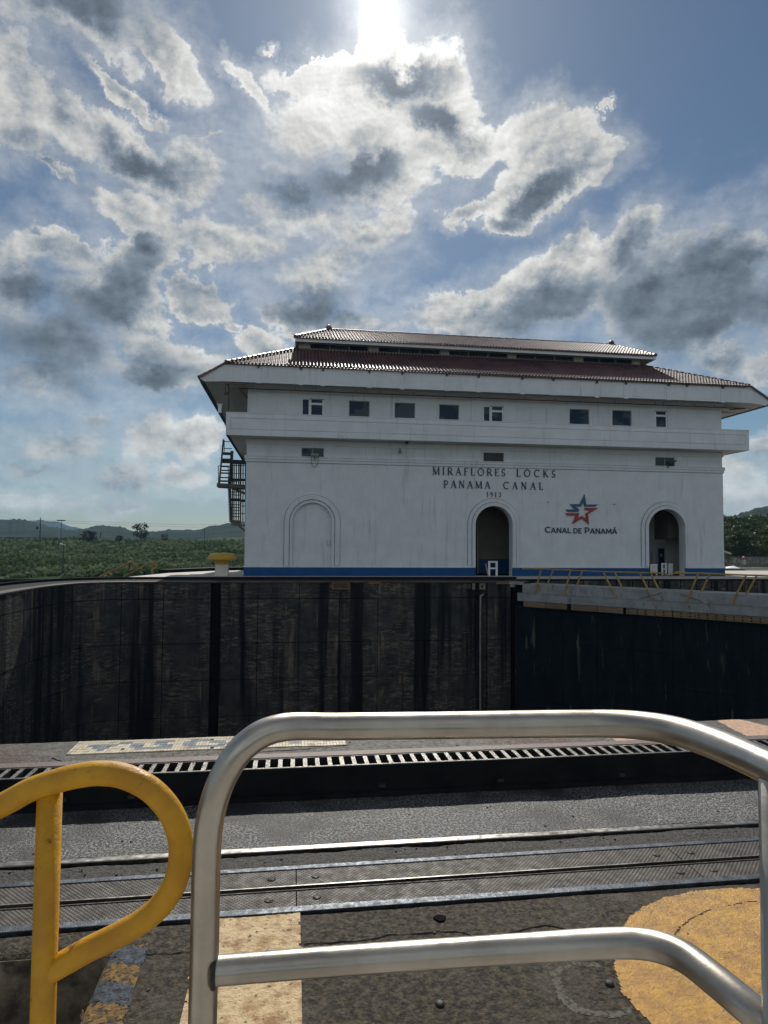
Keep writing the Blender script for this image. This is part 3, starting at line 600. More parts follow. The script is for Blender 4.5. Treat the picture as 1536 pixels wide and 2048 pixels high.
for k in range(9): link('soffit_beam', pk2, house, loc=(0, yf+1.2+k*1.5, 0))
# roof planes with barrel tiles ------------------------------------
SL1, SL2 = .532, .452
CY = (YW+YB+.4)/2
def tiles(name, O, along, upv, n, length_at, pitch=.2035, row=.36, r=.105, parent=None):
    """barrel tile rows: O eave corner, along = unit vector along the eave, upv = unit vector up the slope; length_at(s) = (start, end) of the slope at s along the eave"""
    mb = MB(); nn = along.cross(upv).normalized()
    if nn.z < 0: nn = -nn
    prof = [(-1., 0.), (-.62, .0), (-.5, .55), (-.2, .95), (.2, .95), (.5, .55), (.62, 0.), (1., 0.)]
    for k in range(n):
        s = (k+.5)*pitch; t0, t1 = length_at(s)
        q = t0; j = 0
        while q < t1-.02:
            e = min(q+row, t1); i0 = len(mb.v)
            for (tt, lift) in ((q-.03, .035), (e, .0)):
                for px_, pz in prof:
                    mb.v.append(tuple(O+along*(s+px_*pitch/2)+upv*tt+nn*(pz*r+lift)))
            m_ = len(prof)
            for a_ in range(m_-1): mb.f.append((i0+a_, i0+a_+1, i0+m_+a_+1, i0+m_+a_))
            # end lip
            i1 = len(mb.v)
            for px_, pz in prof: mb.v.append(tuple(O+along*(s+px_*pitch/2)+upv*(q-.03)+nn*(-.01)))
            for a_ in range(m_-1): mb.f.append((i1+a_, i1+a_+1, i0+a_+1, i0+a_))
            q = e
    o = mb.build(name, TILE, parent); o['kind'] = 'stuff'; return o
X1 = Vector((1, 0, 0))
u1 = Vector((0, 1, SL1)).normalized(); u2 = Vector((0, 1, SL2)).normalized()
RUN = 4.08; L1 = RUN*math.sqrt(1+SL1**2)
eaveO = Vector((ex0-.05, yf-.10, ZF1-.04)); W1 = ex1-ex0+.1
fac = math.sqrt(1+SL1**2)
hipL, hipR = 4.05, 5.05
MB().quad((ex0, yf, ZF1-.08), (ex1, yf, ZF1-.08), (ex1-hipR, yf+RUN, ZF1+RUN*SL1-.10), (ex0+hipL, yf+RUN, ZF1+RUN*SL1-.10)).build('roof_deck', TILE, house)
tiles('roof_tiles', eaveO, X1, u1, int(W1/.2035), lambda s: (0., max(0, min(L1+.1, (s)/hipL*L1, (W1-s)/hipR*L1))), parent=house)
# side slopes of the lower roof
for sg, tip, ex, hw in ((1, tipL, ex0, hipL), (-1, tipR, ex1, hipR)):
    xo = tip[0]-sg*.08; xin = ex+sg*hw; run = abs(xin-xo); zt = ZF1+RUN*SL1; z0 = tip[1]+.02
    sl = (zt-z0)/run; uu = Vector((sg, 0, sl)).normalized(); f2 = math.sqrt(1+sl*sl); Ly = YBE-yf
    MB().quad((xo, yf, z0-.03), (xo, YBE, z0-.03), (xin, YBE-RUN, zt-.05), (xin, yf+RUN, zt-.05), ((ex, yf, z0+abs(ex-xo)*sl-.03) if True else 0)).build('roof_deck', TILE, house)
    over = abs(ex-xo)
    tiles('roof_tiles', Vector((xo, yf-.02, z0)), Vector((0, 1, 0)), uu, int(Ly/.2035), lambda s: (0., max(.0, min(run, over+s*hw/RUN, over+(Ly-s)*hw/RUN))*f2), parent=house)
MB().quad((ex1-hipR, YBE-RUN, ZF1+RUN*SL1-.05), (ex0+hipL, YBE-RUN, ZF1+RUN*SL1-.05), (ex0, YBE, ZF1), (ex1, YBE, ZF1)).build('roof_deck', TILE, house)
def ridge(a, b, name='ridge_tile', r=.115, step=.40):
    a = Vector(a); b = Vector(b); n = max(1, int((b-a).length/step)); d = (b-a)/n; me = None
    mb = MB(); mb.tube([Vector((0, 0, 0)), d*.08, d*1.03], [r*1.12, r*1.12, r*.95], 8); me = mb.mesh(name, TILE, True)
    for k in range(n): link(name, me, house, loc=None).location = a+d*k
ridge((ex0, yf, ZF1+.06), (ex0+hipL, yf+RUN, ZF1+RUN*SL1+.06)); ridge((ex1, yf, ZF1+.06), (ex1-hipR, yf+RUN, ZF1+RUN*SL1+.06))
MB().bar((tipL[0], yf-.05, tipL[1]+.03), (ex0, yf-.05, ZF1+.03), .12, .09).build('verge', TILE, house); MB().bar((tipR[0], yf-.05, tipR[1]+.03), (ex1, yf-.05, ZF1+.03), .12, .09).build('verge', TILE, house)
# clerestory
yc = yf+RUN-.05; cz0 = ZF1+RUN*SL1-.3
p0 = atY(600, 700, yc); p1 = atY(1283.4, 728, yc); cx0, cx1 = p0.x, p1.x
yue = yc-.85
pe0 = atY(590.5, 672, yue); pe1 = atY(1311.8, 705.5, yue); ux0, ux1 = pe0.x, pe1.x
ZU = 12.63+2.485
ztop = ZU-.06
piers = [(597, 620), (737, 757), (880, 898), (1015, 1032), (1148, 1166), (1264, 1279)]
cw = MB(); cw.box(cx0, cx1, yc, yc+.25, cz0-.3, cz0+.40)
for a_, b_ in piers: cw.box(atY(a_, 700, yc).x, atY(b_, 700, yc).x, yc-.04, yc+.25, cz0+.40, ztop)
cw.box(cx0, cx1, yc-.02, yc+.25, ztop-.02, ztop+.0); cw.build('clerestory_wall', WHITE2, house)
MB().box(cx0, cx0+.2, yc+.25, 2*CY-yc-.3, cz0-.4, ztop).box(cx1-.2, cx1, yc+.25, 2*CY-yc-.3, cz0-.4, ztop).box(cx0, cx1, 2*CY-yc-.3, 2*CY-yc, cz0-.4, ztop).build('clerestory_wall', WHITE2, house)
for (a_, b_), (c_, d_) in zip(piers, piers[1:]):
    xa = atY(b_, 700, yc).x; xb = atY(c_, 700, yc).x
    for k in range(3):
        q0 = xa+(xb-xa)*k/3+.05; q1 = xa+(xb-xa)*(k+1)/3-.05
        w = MB().box(q0, q1, yc+.10, yc+.12, cz0+.44, ztop-.02).build('clerestory_window', GLASS, house)
        MB().box(q0-.045, q0, yc+.03, yc+.14, cz0+.405, ztop-.022).box(q1, q1+.045, yc+.03, yc+.14, cz0+.405, ztop-.022).box(q0, q1, yc+.03, yc+.14, cz0+.405, cz0+.44).build('frame', GATEG, w)
MB().box(ux0, ux1, yue, yue+.06, ZU-.24, ZU-.03).box(ux0, ux0+.06, yue+.06, 2*CY-yue, ZU-.24, ZU-.03).box(ux1-.06, ux1, yue+.06, 2*CY-yue, ZU-.24, ZU-.03).build('upper_eaves_board', WHITE, house)
MB().box(ux0+.06, ux1-.06, yue+.06, 2*CY-yue, ZU-.058, ZU-.03).build('upper_soffit', WHITE2, house)
RU = CY-yue; rz = ZU+RU*SL2
rp0 = atY(657.6, 660, CY); rp1 = atY(1223, 686, CY); rx0, rx1 = rp0.x, rp1.x
MB().quad((ux0, yue, ZU-.02), (ux1, yue, ZU-.02), (rx1, CY, rz-.04), (rx0, CY, rz-.04)).quad((ux1, 2*CY-yue, ZU-.02), (ux0, 2*CY-yue, ZU-.02), (rx0, CY, rz-.04), (rx1, CY, rz-.04)).quad((ux0, 2*CY-yue, ZU-.02), (ux0, yue, ZU-.02), (rx0, CY, rz-.04)).quad((ux1, yue, ZU-.02), (ux1, 2*CY-yue, ZU-.02), (rx1, CY, rz-.04)).build('upper_roof_deck', TILE, house)
LU = RU*math.sqrt(1+SL2**2); WU = ux1-ux0
tiles('upper_roof_tiles', Vector((ux0, yue-.08, ZU-.03)), X1, u2, int(WU/.2035), lambda s: (0., max(0, min(LU, s/(rx0-ux0)*LU, (WU-s)/(ux1-rx1)*LU))), parent=house)
ridge((rx0, CY, rz+.04), (rx1, CY, rz+.04), r=.12, step=.55); ridge((ux0, yue, ZU+.06), (rx0, CY, rz+.04)); ridge((ux1, yue, ZU+.06), (rx1, CY, rz+.04))
for x_ in (rx0, rx1): MB().lathe((x_, CY, rz), [(.16, 0), (.22, .14), (.20, .26), (.10, .36), (.03, .42)], 10).build('ridge_finial', TILE, house, smooth=True)
# windows
for (a_, b_, v_, k), o_ in zip(wins, wo):
    xa, xb, za, zb, _ = o_; m_ = .045
    if k == 'w':
        w = MB().box(xa+m_, xb-m_, YU+.12, YU+.14, za+m_, zb-m_).build('window', GLASS, house)
        MB().box(xa, xa+m_, YU+.06, YU+.18, za, zb).box(xb-m_, xb, YU+.06, YU+.18, za, zb).box(xa+m_, xb-m_, YU+.06, YU+.18, zb-m_, zb).box(xa+m_, xb-m_, YU+.06, YU+.18, za, za+m_).build('frame', GATEG, w)
    else:
        xd = xa if k == 'narrow' else xa+(xb-xa)*.33
        w = MB().box(xd+.13, xb-.09, YU+.10, YU+.12, za, zb-.37).build('balcony_door', GLASS, house)
        MB().box(xd, xd+.13, YU+.04, YU+.15, za, zb-.06).box(xb-.09, xb, YU+.04, YU+.15, za, zb-.06).box(xd+.13, xb-.09, YU+.04, YU+.15, zb-.37, zb-.24).build('frame', TRIMW, w)
        MB().box(xd+.13, xb-.09, YU+.10, YU+.12, zb-.238, zb-.06).build('transom_pane', GLASS, w)
        MB().box(xd, xb, YU+.03, YU+.16, zb-.058, zb).build('frame', GATEG, w)
        if k == 'door':
            w = MB().box(xa+.05, xd-.03, YU+.10, YU+.12, za, zb-.06).build('side_light', GLASS, house)
            MB().box(xa, xa+.05, YU+.04, YU+.15, za, zb-.06).box(xd-.03, xd-.002, YU+.04, YU+.15, za, zb-.06).box(xa, xd-.002, YU+.03, YU+.15, zb-.058, zb-.002).build('frame', TRIMW, w)
for i, o_ in enumerate(so_):
    xa, xb, za, zb, _ = o_
    w = MB().box(xa+.04, xb-.04, YW+.12, YW+.14, za+.03, zb-.03).build('small_window', GREYDARK if i == 1 else GLASS, house)
    fr = MB().box(xa, xa+.04, YW+.06, YW+.18, za, zb).box(xb-.04, xb, YW+.06, YW+.18, za, zb).box(xa+.04, xb-.04, YW+.06, YW+.18, zb-.03, zb).box(xa+.04, xb-.04, YW+.06, YW+.18, za, za+.03)
    if i != 1: fr.box((xa+xb)/2-.03, (xa+xb)/2+.03, YW+.06, YW+.18, za+.03, zb-.03)
    fr.build('frame', GATEG, w)
# rooms behind the two open arches
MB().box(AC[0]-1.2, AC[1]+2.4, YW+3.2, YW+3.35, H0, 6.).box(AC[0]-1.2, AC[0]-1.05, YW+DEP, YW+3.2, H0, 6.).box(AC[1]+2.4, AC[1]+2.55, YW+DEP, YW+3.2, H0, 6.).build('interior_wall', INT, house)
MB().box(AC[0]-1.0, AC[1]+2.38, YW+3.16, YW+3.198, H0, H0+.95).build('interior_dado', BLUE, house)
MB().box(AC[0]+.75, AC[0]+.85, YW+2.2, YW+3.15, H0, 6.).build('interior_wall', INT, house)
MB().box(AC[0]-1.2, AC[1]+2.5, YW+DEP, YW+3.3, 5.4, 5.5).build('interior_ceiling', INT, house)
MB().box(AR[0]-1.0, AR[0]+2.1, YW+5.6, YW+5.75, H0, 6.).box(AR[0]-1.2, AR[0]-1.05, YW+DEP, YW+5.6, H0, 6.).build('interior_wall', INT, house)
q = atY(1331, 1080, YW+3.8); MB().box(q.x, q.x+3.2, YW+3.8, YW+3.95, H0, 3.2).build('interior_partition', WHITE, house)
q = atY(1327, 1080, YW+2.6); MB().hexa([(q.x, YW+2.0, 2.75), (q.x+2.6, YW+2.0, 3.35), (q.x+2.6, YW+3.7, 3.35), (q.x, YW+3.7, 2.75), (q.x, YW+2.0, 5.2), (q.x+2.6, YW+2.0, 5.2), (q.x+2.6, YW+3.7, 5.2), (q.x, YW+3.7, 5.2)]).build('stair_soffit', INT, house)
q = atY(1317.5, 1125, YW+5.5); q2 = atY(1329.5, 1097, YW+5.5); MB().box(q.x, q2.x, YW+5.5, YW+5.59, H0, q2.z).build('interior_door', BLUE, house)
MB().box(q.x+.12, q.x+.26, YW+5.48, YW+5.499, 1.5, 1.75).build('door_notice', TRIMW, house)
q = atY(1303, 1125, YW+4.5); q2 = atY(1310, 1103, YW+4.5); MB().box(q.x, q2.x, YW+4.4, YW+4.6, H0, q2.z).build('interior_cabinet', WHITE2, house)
# red-brown conduit under the eaves
yp = YW-.45
PPT = [atY(478, 776.5, yp), atY(1490, 818, yp)]
cnd = thing('conduit', 'long thin red-brown pipe hung under the front eaves of the white building', 'pipe', loc=PPT[0])
MB().tube([(PPT[0].x+.35, YW+2.4, PPT[0].z), (PPT[0].x, yp, PPT[0].z), (PPT[1].x, yp, PPT[0].z), (PPT[1].x-.75, YW+.05, PPT[0].z)], .035, 6).build('pipe', MAROON, cnd)
for u in (505, 591, 631, 712, 760, 827, 890, 960, 1050, 1110, 1158, 1230, 1310, 1327, 1389, 1428):
    p = atY(u, 800, yp); MB().box(p.x-.012, p.x+.012, yp-.012, yp+.012, PPT[0].z+.036, ZF0+.12).build('hanger', MAROON, cnd)
# wall inscription and sign
ins = thing('wall_inscription', 'raised dark roman letters reading MIRAFLORES LOCKS PANAMA CANAL 1913 above the middle arch', 'lettering', loc=F(990, 985)+(0,))
ins.location = (F(990, 985)[0], YW, F(990, 985)[1])
hL = F(870, 935.2)[1]-F(870, 950.6)[1]
YS = YW-.006
def line(txt, u0, v0, u1, v1, h): letters(txt, ROMAN, u0, v0, u1, v1, h, YS, LETTER, ins)
line('MIRAFLORES', 864.5, 949.4, 1011, 953.3, hL*1.0); line('LOCKS', 1032.5, 953.4, 1111, 955.5, hL)
line('PANAMA', 887, 975.6, 980.5, 977.4, hL*.98); line('CANAL', 1006, 978.2, 1086, 979.6, hL*.98)
line('1913', 973, 993.9, 1002, 994.6, hL*.66)
sg = thing('company_sign', 'blue and red outlined star above dark blue letters reading CANAL DE PANAMÁ', 'sign', loc=(F(1161, 1070)[0], YW, F(1161, 1070)[1]))
def px5(x, y): return F(1080+x/9.035, 980+y/9.035, YS)
def starpoly(pts, m, nm):
    P = [px5(*p) for p in pts]; MB().prism_xz(P[::-1], YS-.07, YS).build(nm, m, sg)
starpoly([(800, 78), (830, 262), (1040, 262), (985, 300), (800, 300), (773, 210), (735, 298), (638, 296), (703, 360), (690, 395), (490, 393), (460, 352), (620, 352), (538, 256), (712, 256)], STARBLUE, 'star_upper_half')
starpoly([(800, 324), (1042, 324), (862, 440), (880, 622), (752, 512), (575, 618), (640, 460), (490, 460), (455, 418), (706, 418), (672, 512), (752, 466), (828, 528), (815, 428), (905, 366), (805, 362)], STARRED, 'star_lower_half')
hs = F(1100, 1052.7)[1]-F(1100, 1065.4)[1]
letters('CANAL', SANS, 1089.3, 1065.6, 1142.5, 1066.6, hs, YS, NAVY, sg, .84, (0,))
letters('DE', SANS, 1145.8, 1066.6, 1164, 1066.9, hs*.84, YS, NAVY, sg, 1., (0, 1))
letters(['P', 'A', 'N', 'A', 'M', "A'"], SANS, 1168.5, 1067., 1234, 1068.5, hs, YS, NAVY, sg, .84, (0,))
DIG = {'0': [(arc(.3, .5, .22, .44, 0, 360, 14), .13)], '5': [([(.52, .94), (.14, .94), (.12, .54)]+arc(.28, .3, .24, .26, 100, -150, 8), .13)], '2': [(arc(.3, .72, .2, .22, 170, -30, 7)+[(.1, .06), (.54, .06)], .12)], '1': [([(.1, .8), (.28, .96), (.28, .02)], .12)]}
def marks(name, lab, items, y, h, m, cat='marking'):
    r_ = thing(name, lab, cat, loc=(atY(items[0][1], items[0][2], y).x, y, atY(items[0][1], items[0][2], y).z))
    for ch, u, v in items:
        p_ = atY(u, v, y); mb_ = MB()
        for q_, (pts, w) in enumerate(DIG[ch]): stroke(mb_, pts, w, y, .004, h*.9, h, p_.x, p_.z)
        mb_.build('numeral', m, r_)
    return r_
SM = mat('faded_stencil_grey', (.34, .35, .35), (.50, .51, .51), .8, scale=30.)
marks('stencil_number', 'faded stencilled 2 0 1 marks low on the balcony parapet', [('2', 675, 878), ('0', 682.5, 878.5), ('1', 692, 879)], yb-.001, .22, SM)
PW_ = mat('faded_wall_lettering', (.10, .10, .095), (.05, .05, .05), .9, scale=20.); yw = 34.985
r_ = marks('wall_number', 'faint framed 0 50 distance mark near the top of the dark lock wall', [('0', 538, 1186), ('5', 557, 1186.5), ('0', 565, 1186.5)], yw, .30, PW_)
a = atY(509, 1188, yw); b = atY(579, 1173, yw); f = MB(); f.box(a.x, b.x, yw-.004, yw, b.z-.03, b.z).box(a.x, b.x, yw-.004, yw, a.z, a.z+.03).box(a.x, a.x+.03, yw-.004, yw, a.z+.03, b.z-.03).box(b.x-.03, b.x, yw-.004, yw, a.z+.03, b.z-.03); f.build('frame', PW_, r_)
r_ = marks('wall_number', 'worn 050 mark and pale arrow plates at the wall top above the drain pipe', [('0', 927, 1177), ('5', 932, 1177), ('0', 937, 1177)], yw, .24, mat('pale_wall_lettering', (.16, .15, .12), (.09, .085, .07), .9, scale=20.))
PP_ = mat('pale_plate_paint', (.26, .235, .18), (.16, .145, .11), .8, scale=12.)
for u0, u1 in ((944.5, 950), (959, 970.5)): a = atY(u0, 1179, yw); b = atY(u1, 1167, yw); MB().box(a.x, b.x, yw-.012, yw, a.z, b.z).build('plate', PP_, r_)
a = atY(961, 1173, yw-.013); b = atY(966, 1169, yw-.013); c_ = atY(966, 1177, yw-.013); MB().prism_xz([(a.x, a.z), (c_.x, c_.z), (b.x, b.z)], yw-.018, yw-.0125).build('arrow', BLACK, r_)
# small fittings on the facade
fl = thing('floodlight', 'small grey floodlight with hanging cable under the left small window', 'light', loc=(F(629, 915)[0], YW, F(629, 915)[1]))
a = F(629, 911); MB().box(a[0]-.22, a[0]+.22, YW-.5, YW-.2, a[1]-.06, a[1]+.05).build('lamp_head', GATEG, fl)
MB().bar((a[0], YW-.3, a[1]-.05), (a[0], YW-.1, a[1]-.3), .05).build('bracket', GATEG, fl)
MB().tube(smoothpath([(a[0]-.2, YW-.2, a[1]-.05), (a[0]-.15, YW-.12, a[1]-.55), (a[0]+.05, YW-.08, a[1]-.7), (a[0]+.2, YW-.12, a[1]-.4), (a[0]+.22, YW-.2, a[1]-.02)]), .014, 5).build('cable', POLEM, fl)
fl = thing('floodlight', 'small dark floodlight on an arm under the right small window', 'light', loc=(F(1335, 930)[0], YW, F(1335, 930)[1]))
a = F(1337, 926); MB().hexa([(a[0]-.28, YW-.55, a[1]-.12), (a[0]+.2, YW-.55, a[1]+.02), (a[0]+.2, YW-.2, a[1]+.02), (a[0]-.28, YW-.2, a[1]-.12), (a[0]-.24, YW-.55, a[1]), (a[0]+.24, YW-.55, a[1]+.14), (a[0]+.24, YW-.2, a[1]+.14), (a[0]-.24, YW-.2, a[1])]).build('lamp_head', STAIRB, fl)
MB().bar((a[0]-.05, YW-.3, a[1]-.05), (a[0]-.15, YW-.1, a[1]-.35), .04).build('bracket', STAIRB, fl)
a = F(799.5, 902); MB().lathe((a[0], YW-.12, a[1]-.14), [(.09, 0), (.12, .06), (.05, .16), (.04, .3)], 10).build('horn', GATEG, label='small grey horn on the white wall below the balcony, left of the inscription', cat='horn')
p = atY(814, 887, yb+.5); MB().lathe((p.x, yb+.5, ZB0-.17), [(.02, 0), (.09, .04), (.11, .1), (.11, .17)], 12).build('dome_camera', POLEM, label='small dark dome camera hung from the balcony floor near the middle', cat='camera')
p = F(657, 1084); MB().box(p[0]-.08, p[0]+.08, YW-.0, YW+.088, p[1]-.16, p[1]+.16).build('junction_box', WHITE2, label='small grey box on the white blind arch infill', cat='box')
for i, (u, v) in enumerate(((1096, 1004.5), (1228.5, 1008.5))):
    p = F(u, v); MB().box(p[0]-.07, p[0]+.07, YW-.03, YW-.002, p[1]-.03, p[1]+.03).build('anchor_plate', GATEG, label=('small grey anchor plate on the wall left of the star', 'small grey anchor plate on the wall right of the star')[i], cat='plate')
# weather instrument and blue pipe at the left end of the balcony
wi = thing('rain_gauge', 'white ribbed cylinder instrument on a dark arm off the left end of the balcony', 'instrument', loc=(bx0, yb+.4, ZB1))
p = atY(439.5, 826, yb+.4)
MB().lathe((p.x, yb+.4, p.z), [(.11, 0), (.12, .05), (.10, .06), (.10, .14), (.12, .15), (.10, .2), (.10, .3), (.12, .31), (.11, .42), (.17, .46), (.17, .50)], 14).build('cylinder', TRIMW, wi)
MB().bar((p.x, yb+.4, p.z-.02), (bx0+.02, yb+.4, p.z-.06), .04).bar((p.x+.05, yb+.4, p.z-.05), (bx0-.0, yb+.4, p.z-.45), .035).build('bracket_arm', POLEM, wi)
bp_ = thing('blue_pipe', 'thin blue vertical pipe with a small box under the left eaves', 'pipe', loc=(atY(457, 826, YW+.2).x, YW+.2, ZB1))
xq = atY(457.5, 800, YW-.6).x
MB().tube([(xq, YW-.6, ZB1-.5), (xq, YW-.6, ZF0-.25), (xq-.12, YW-.6, ZF0+.05)], .035, 6).build('pipe', STAIRB, bp_)
MB().box(xq-.27, xq-.05, YW-.66, YW-.54, ZF0-.62, ZF0-.48).bar((xq-.2, YW-.6, ZF0-.48), (xq-.2, YW-.6, ZF0), .03).build('box', STAIRB, bp_)
# ------------------------------------------------------------------ outside stair on the left end wall
YST = 46.
st = thing('outside_stair', 'brown steel outside stair with slatted screens on the left end of the building', 'staircase', loc=(XL-.7, YST, 4.))
def S(u, v, y=YST): return atY(u, v, y)
def sb(mb, u0, v0, u1, v1, w, y=YST, h=None): return mb.bar(S(u0, v0, y), S(u1, v1, y), w, h or w, (0, 1, 0))
k1 = S(1, 0).x-S(0, 0).x                    # metres per picture pixel on that plane
sb(MB(), 435.5, 971, 497, 975, .26, h=1.2).build('landing_beam', STAIRM, st); sb(MB(), 466, 977, 497, 990, .16).build('landing_brace', STAIRM, st)
sb(sb(MB(), 447, 879, 438.6, 966, .11), 464.3, 902, 460, 968, .20, 46.9).build('stringer', STAIRM, st)
for v, w in ((907, .17), (921.5, .30), (933, .06), (940.5, .06), (946, .08), (955, .06), (962, .10)):
    sb(MB(), 444-(v-907)*.08, v, 463, v+.6, w, 46.4, h=.3).build('tread', STAIRB, st)
sb(sb(sb(sb(MB(), 448, 883, 462, 883.5, .05), 448.5, 897, 464, 897.5, .05), 448.5, 880, 448.5, 908, .05), 464.5, 902, 464.5, 930, .05).build('upper_handrail', STAIRM, st)
sb(sb(sb(sb(sb(MB(), 436.8, 932, 436.8, 968, .05), 436.8, 931.8, 457, 932, .05), 456.6, 932, 456.6, 968, .05), 437, 947, 457, 947, .04), 459, 963, 479, 964, .06).build('landing_handrail', STAIRM, st)
sb(MB(), 463, 923.5, 497, 925, .28, 46.9).build('upper_beam', STAIRB, st)
for u in (465, 468.3, 472.6, 477.4, 482, 486.2, 490.6, 495): sb(MB(), u, 927, u-.4, 1044, .085, 47.0).build('slat', STAIRB, st)
for v, w in ((931, .05), (947, .04), (959.5, .17), (975, .08)): sb(MB(), 464, v, 497, v+.5, w, 47.1).build('screen_rail', STAIRB, st)
for v, w in ((984, .06), (990, .06), (999.5, .20), (1009.5, .06), (1015, .06), (1021, .06), (1027, .06), (1033, .06)): sb(MB(), 463, v, 480, v+.3, w, 47.1).build('screen_rail', STAIRB, st)
for v, w in ((1001.5, .18), (1012, .05), (1027, .05)): sb(MB(), 481, v, 497, v+.3, w, 47.1).build('screen_rail', STAIRB, st)
for k in range(20):
    v = 979+k*3.35; sb(MB(), 456.2+k*.13, v, 462, v+.2, .07, 46.9, h=.5).build('lower_tread', STAIRB, st)
sb(sb(MB(), 460, 978, 462, 1044, .14, 46.8), 480.5, 900+28, 481, 1046, .09, 46.8).build('post', STAIRM, st)
sb(MB(), 462, 1043.5, 482, 1044.5, .24, 46.7, h=.6).build('bottom_box', STAIRM, st); sb(sb(MB(), 463, 1049.5, 497, 1051, .10, 46.6), 478, 1052, 497, 1066, .14, 46.6).build('bottom_bracket', STAIRM, st)
# ------------------------------------------------------------------ island fittings
p = atY(443.7, 1153.5, 38.6); vent = thing('mushroom_vent', 'yellow mushroom-capped ventilator on a square white post at the left end of the building', 'ventilator', loc=(p.x, 38.6, CZ+.13))
zz = lambda v: atY(443, v, 38.6).z
MB().box(p.x-.36, p.x+.36, 38.25, 38.95, CZ+.13, zz(1128.5)).build('post', mat('white_vent_post', (.62, .59, .52), (.55, .52, .45), .6, scale=3.), vent)
MB().lathe((p.x, 38.6, zz(1128.5)), [(.40, 0), (.42, .02), (.44, .26), (.48, .28)], 20).build('neck', YELCAP, vent)
c0 = zz(1119.5); MB().lathe((p.x, 38.6, c0), [(.50, 0), (.82, .0), (.84, .05), (.78, .22), (.70, .33), (.60, .38), (.0001, .42)], 28).build('cap', YELCAP, vent, smooth=False)
def far_rail(u0, v0, u1, v1, up_, vp0, vp1, lab, y=43.):
    t = thing('stair_handrail', lab, 'handrail', 'faded yellow looped handrails at the far stairs', loc=atY(up_, vp1, y))
    MB().tube(smoothpath([atY(u0, v0, y), atY((u0+u1)/2, (v0+v1)/2, y), atY(u1, v1, y), atY(u1+6, v1-.5, y), atY(u1+10, v1+4, y), atY(u1+9, v1+10, y), atY(u1+1, v1+15, y)]), .055, 6).build('rail', YELF, t)
    MB().tube([atY(up_, vp0, y), atY(up_, vp1, y)], .05, 6).build('post', POLEM if up_ < 270 else YELF, t); return t
far_rail(198, 1154, 258, 1126, 258.5, 1127, 1152, 'faded yellow looped stair handrail with a dark post, farther from the yellow ventilator')
far_rail(247, 1153, 304, 1124.5, 304.5, 1126, 1150, 'faded yellow looped stair handrail with a yellow post, nearer to the yellow ventilator')
t = thing('stair_handrail', 'pale looped handrail partly hidden behind the yellow ventilator post', 'handrail', 'faded yellow looped handrails at the far stairs', loc=atY(425, 1145, 52.))
MB().tube(smoothpath([atY(395, 1149, 52), atY(410, 1141, 52), atY(424, 1133, 52), atY(429, 1137, 52), atY(425, 1143, 52), atY(408, 1148, 52)]), .05, 6).build('rail', YELF, t)
# a long pale railing towards the building, behind the vent
t = thing('deck_railing', 'grey sloping railing behind the yellow ventilator beside the white wall', 'railing', loc=atY(470, 1150, 48.))
MB().tube([atY(462, 1118, 48), atY(497, 1108, 48)], .05, 6).tube([atY(462, 1130, 48), atY(497, 1120, 48)], .03, 6).build('rail', GATEG, t)
for u in (463, 489): MB().tube([atY(u, 1117, 48), atY(u, 1150, 48)], .04, 6).build('post', GATEG, t)
# low dark wall behind the pointed deck
MB().prism_xy([(-7.7, 41.6), (-5.2, 44.55), (-2., 46.05), (XL, 46.3), (XL, 46.9), (-2.4, 46.8), (-5.8, 45.2), (-8.3, 41.9)], CZ-.3, CZ+.33).build('back_curb', BLACKP, label='dark low curb behind the pale pointed deck left of the building', cat='curb')
# small barrier in the middle arch, panels in the right arch
def barrier(u0, u1, v0, v1, y, lab, mid=True):
    t = thing('barrier', lab, 'barrier', loc=(atY((u0+u1)/2, v1, y).x, y, H0)); a = atY(u0, v0, y); b = atY(u1, v0, y)
    MB().box(a.x, a.x+.13, y-.04, y, H0, a.z).box(b.x-.13, b.x, y-.04, y, H0, a.z).box(a.x+.13, b.x-.13, y-.04, y, a.z-.1, a.z).box(a.x+.13, b.x-.13, y-.04, y, (H0+a.z)/2-.04, (H0+a.z)/2+.05).build('frame', TRIMW, t); return t
t = barrier(976, 995, 1122, 1155, YW+.35, 'small white metal barrier frame standing in the middle arch doorway')
MB().bar(atY(971, 1127, YW+.3), atY(977, 1154, YW+.3), .06).build('strut', GATEG, t)
for (u0, u1, vt, lab) in ((1300, 1314, 1128, 'grey panel barrier in the right arch, nearest its left jamb'), (1322, 1333, 1126, 'white open frame barrier in the middle of the right arch'), (1336, 1345, 1127, 'white panel barrier in the right arch, nearest its right side')):
    t = barrier(u0, u1, vt, 1158, YW+1.1, lab)
    a = atY(u0, vt, YW+1.1); b = atY(u1, vt, YW+1.1)
    if 'open' not in lab: MB().box(a.x+.13, b.x-.13, YW+1.065, YW+1.085, H0+.1, a.z-.1).build('panel', WHITE2, t)
# ------------------------------------------------------------------ mitre gate leaf on the right
GA = atZ(1045, 1167.2, .26); GB = atD(1536, 1191.3, 28.0); GB.z = .26; GA.z = .26
gd = Vector((GB.x-GA.x, GB.y-GA.y, 0)).normalized(); gn = Vector((gd.y, -gd.x, 0)); gn = gn if gn.y < 0 else -gn     # towards the camera
GL = (GB-GA).length+8.5
def G(s, n, z): return Vector((GA.x, GA.y, 0))+gd*s+gn*n+Vector((0, 0, z))
def gbox(mb, s0, s1, n0, n1, z0, z1): return mb.hexa([G(s0, n0, z0), G(s1, n0, z0), G(s1, n1, z0), G(s0, n1, z0), G(s0, n0, z1), G(s1, n0, z1), G(s1, n1, z1), G(s0, n1, z1)])
gate = thing('lock_gate', 'open steel lock gate leaf with grey walkway beams, yellow leaning rails and timber fender', 'gate', loc=G(0, 0, -13))
gbox(MB(), -.6, GL, -1.9, -.35, -13, -1.0).build('gate_skin', GATED, gate)
s_ = .3
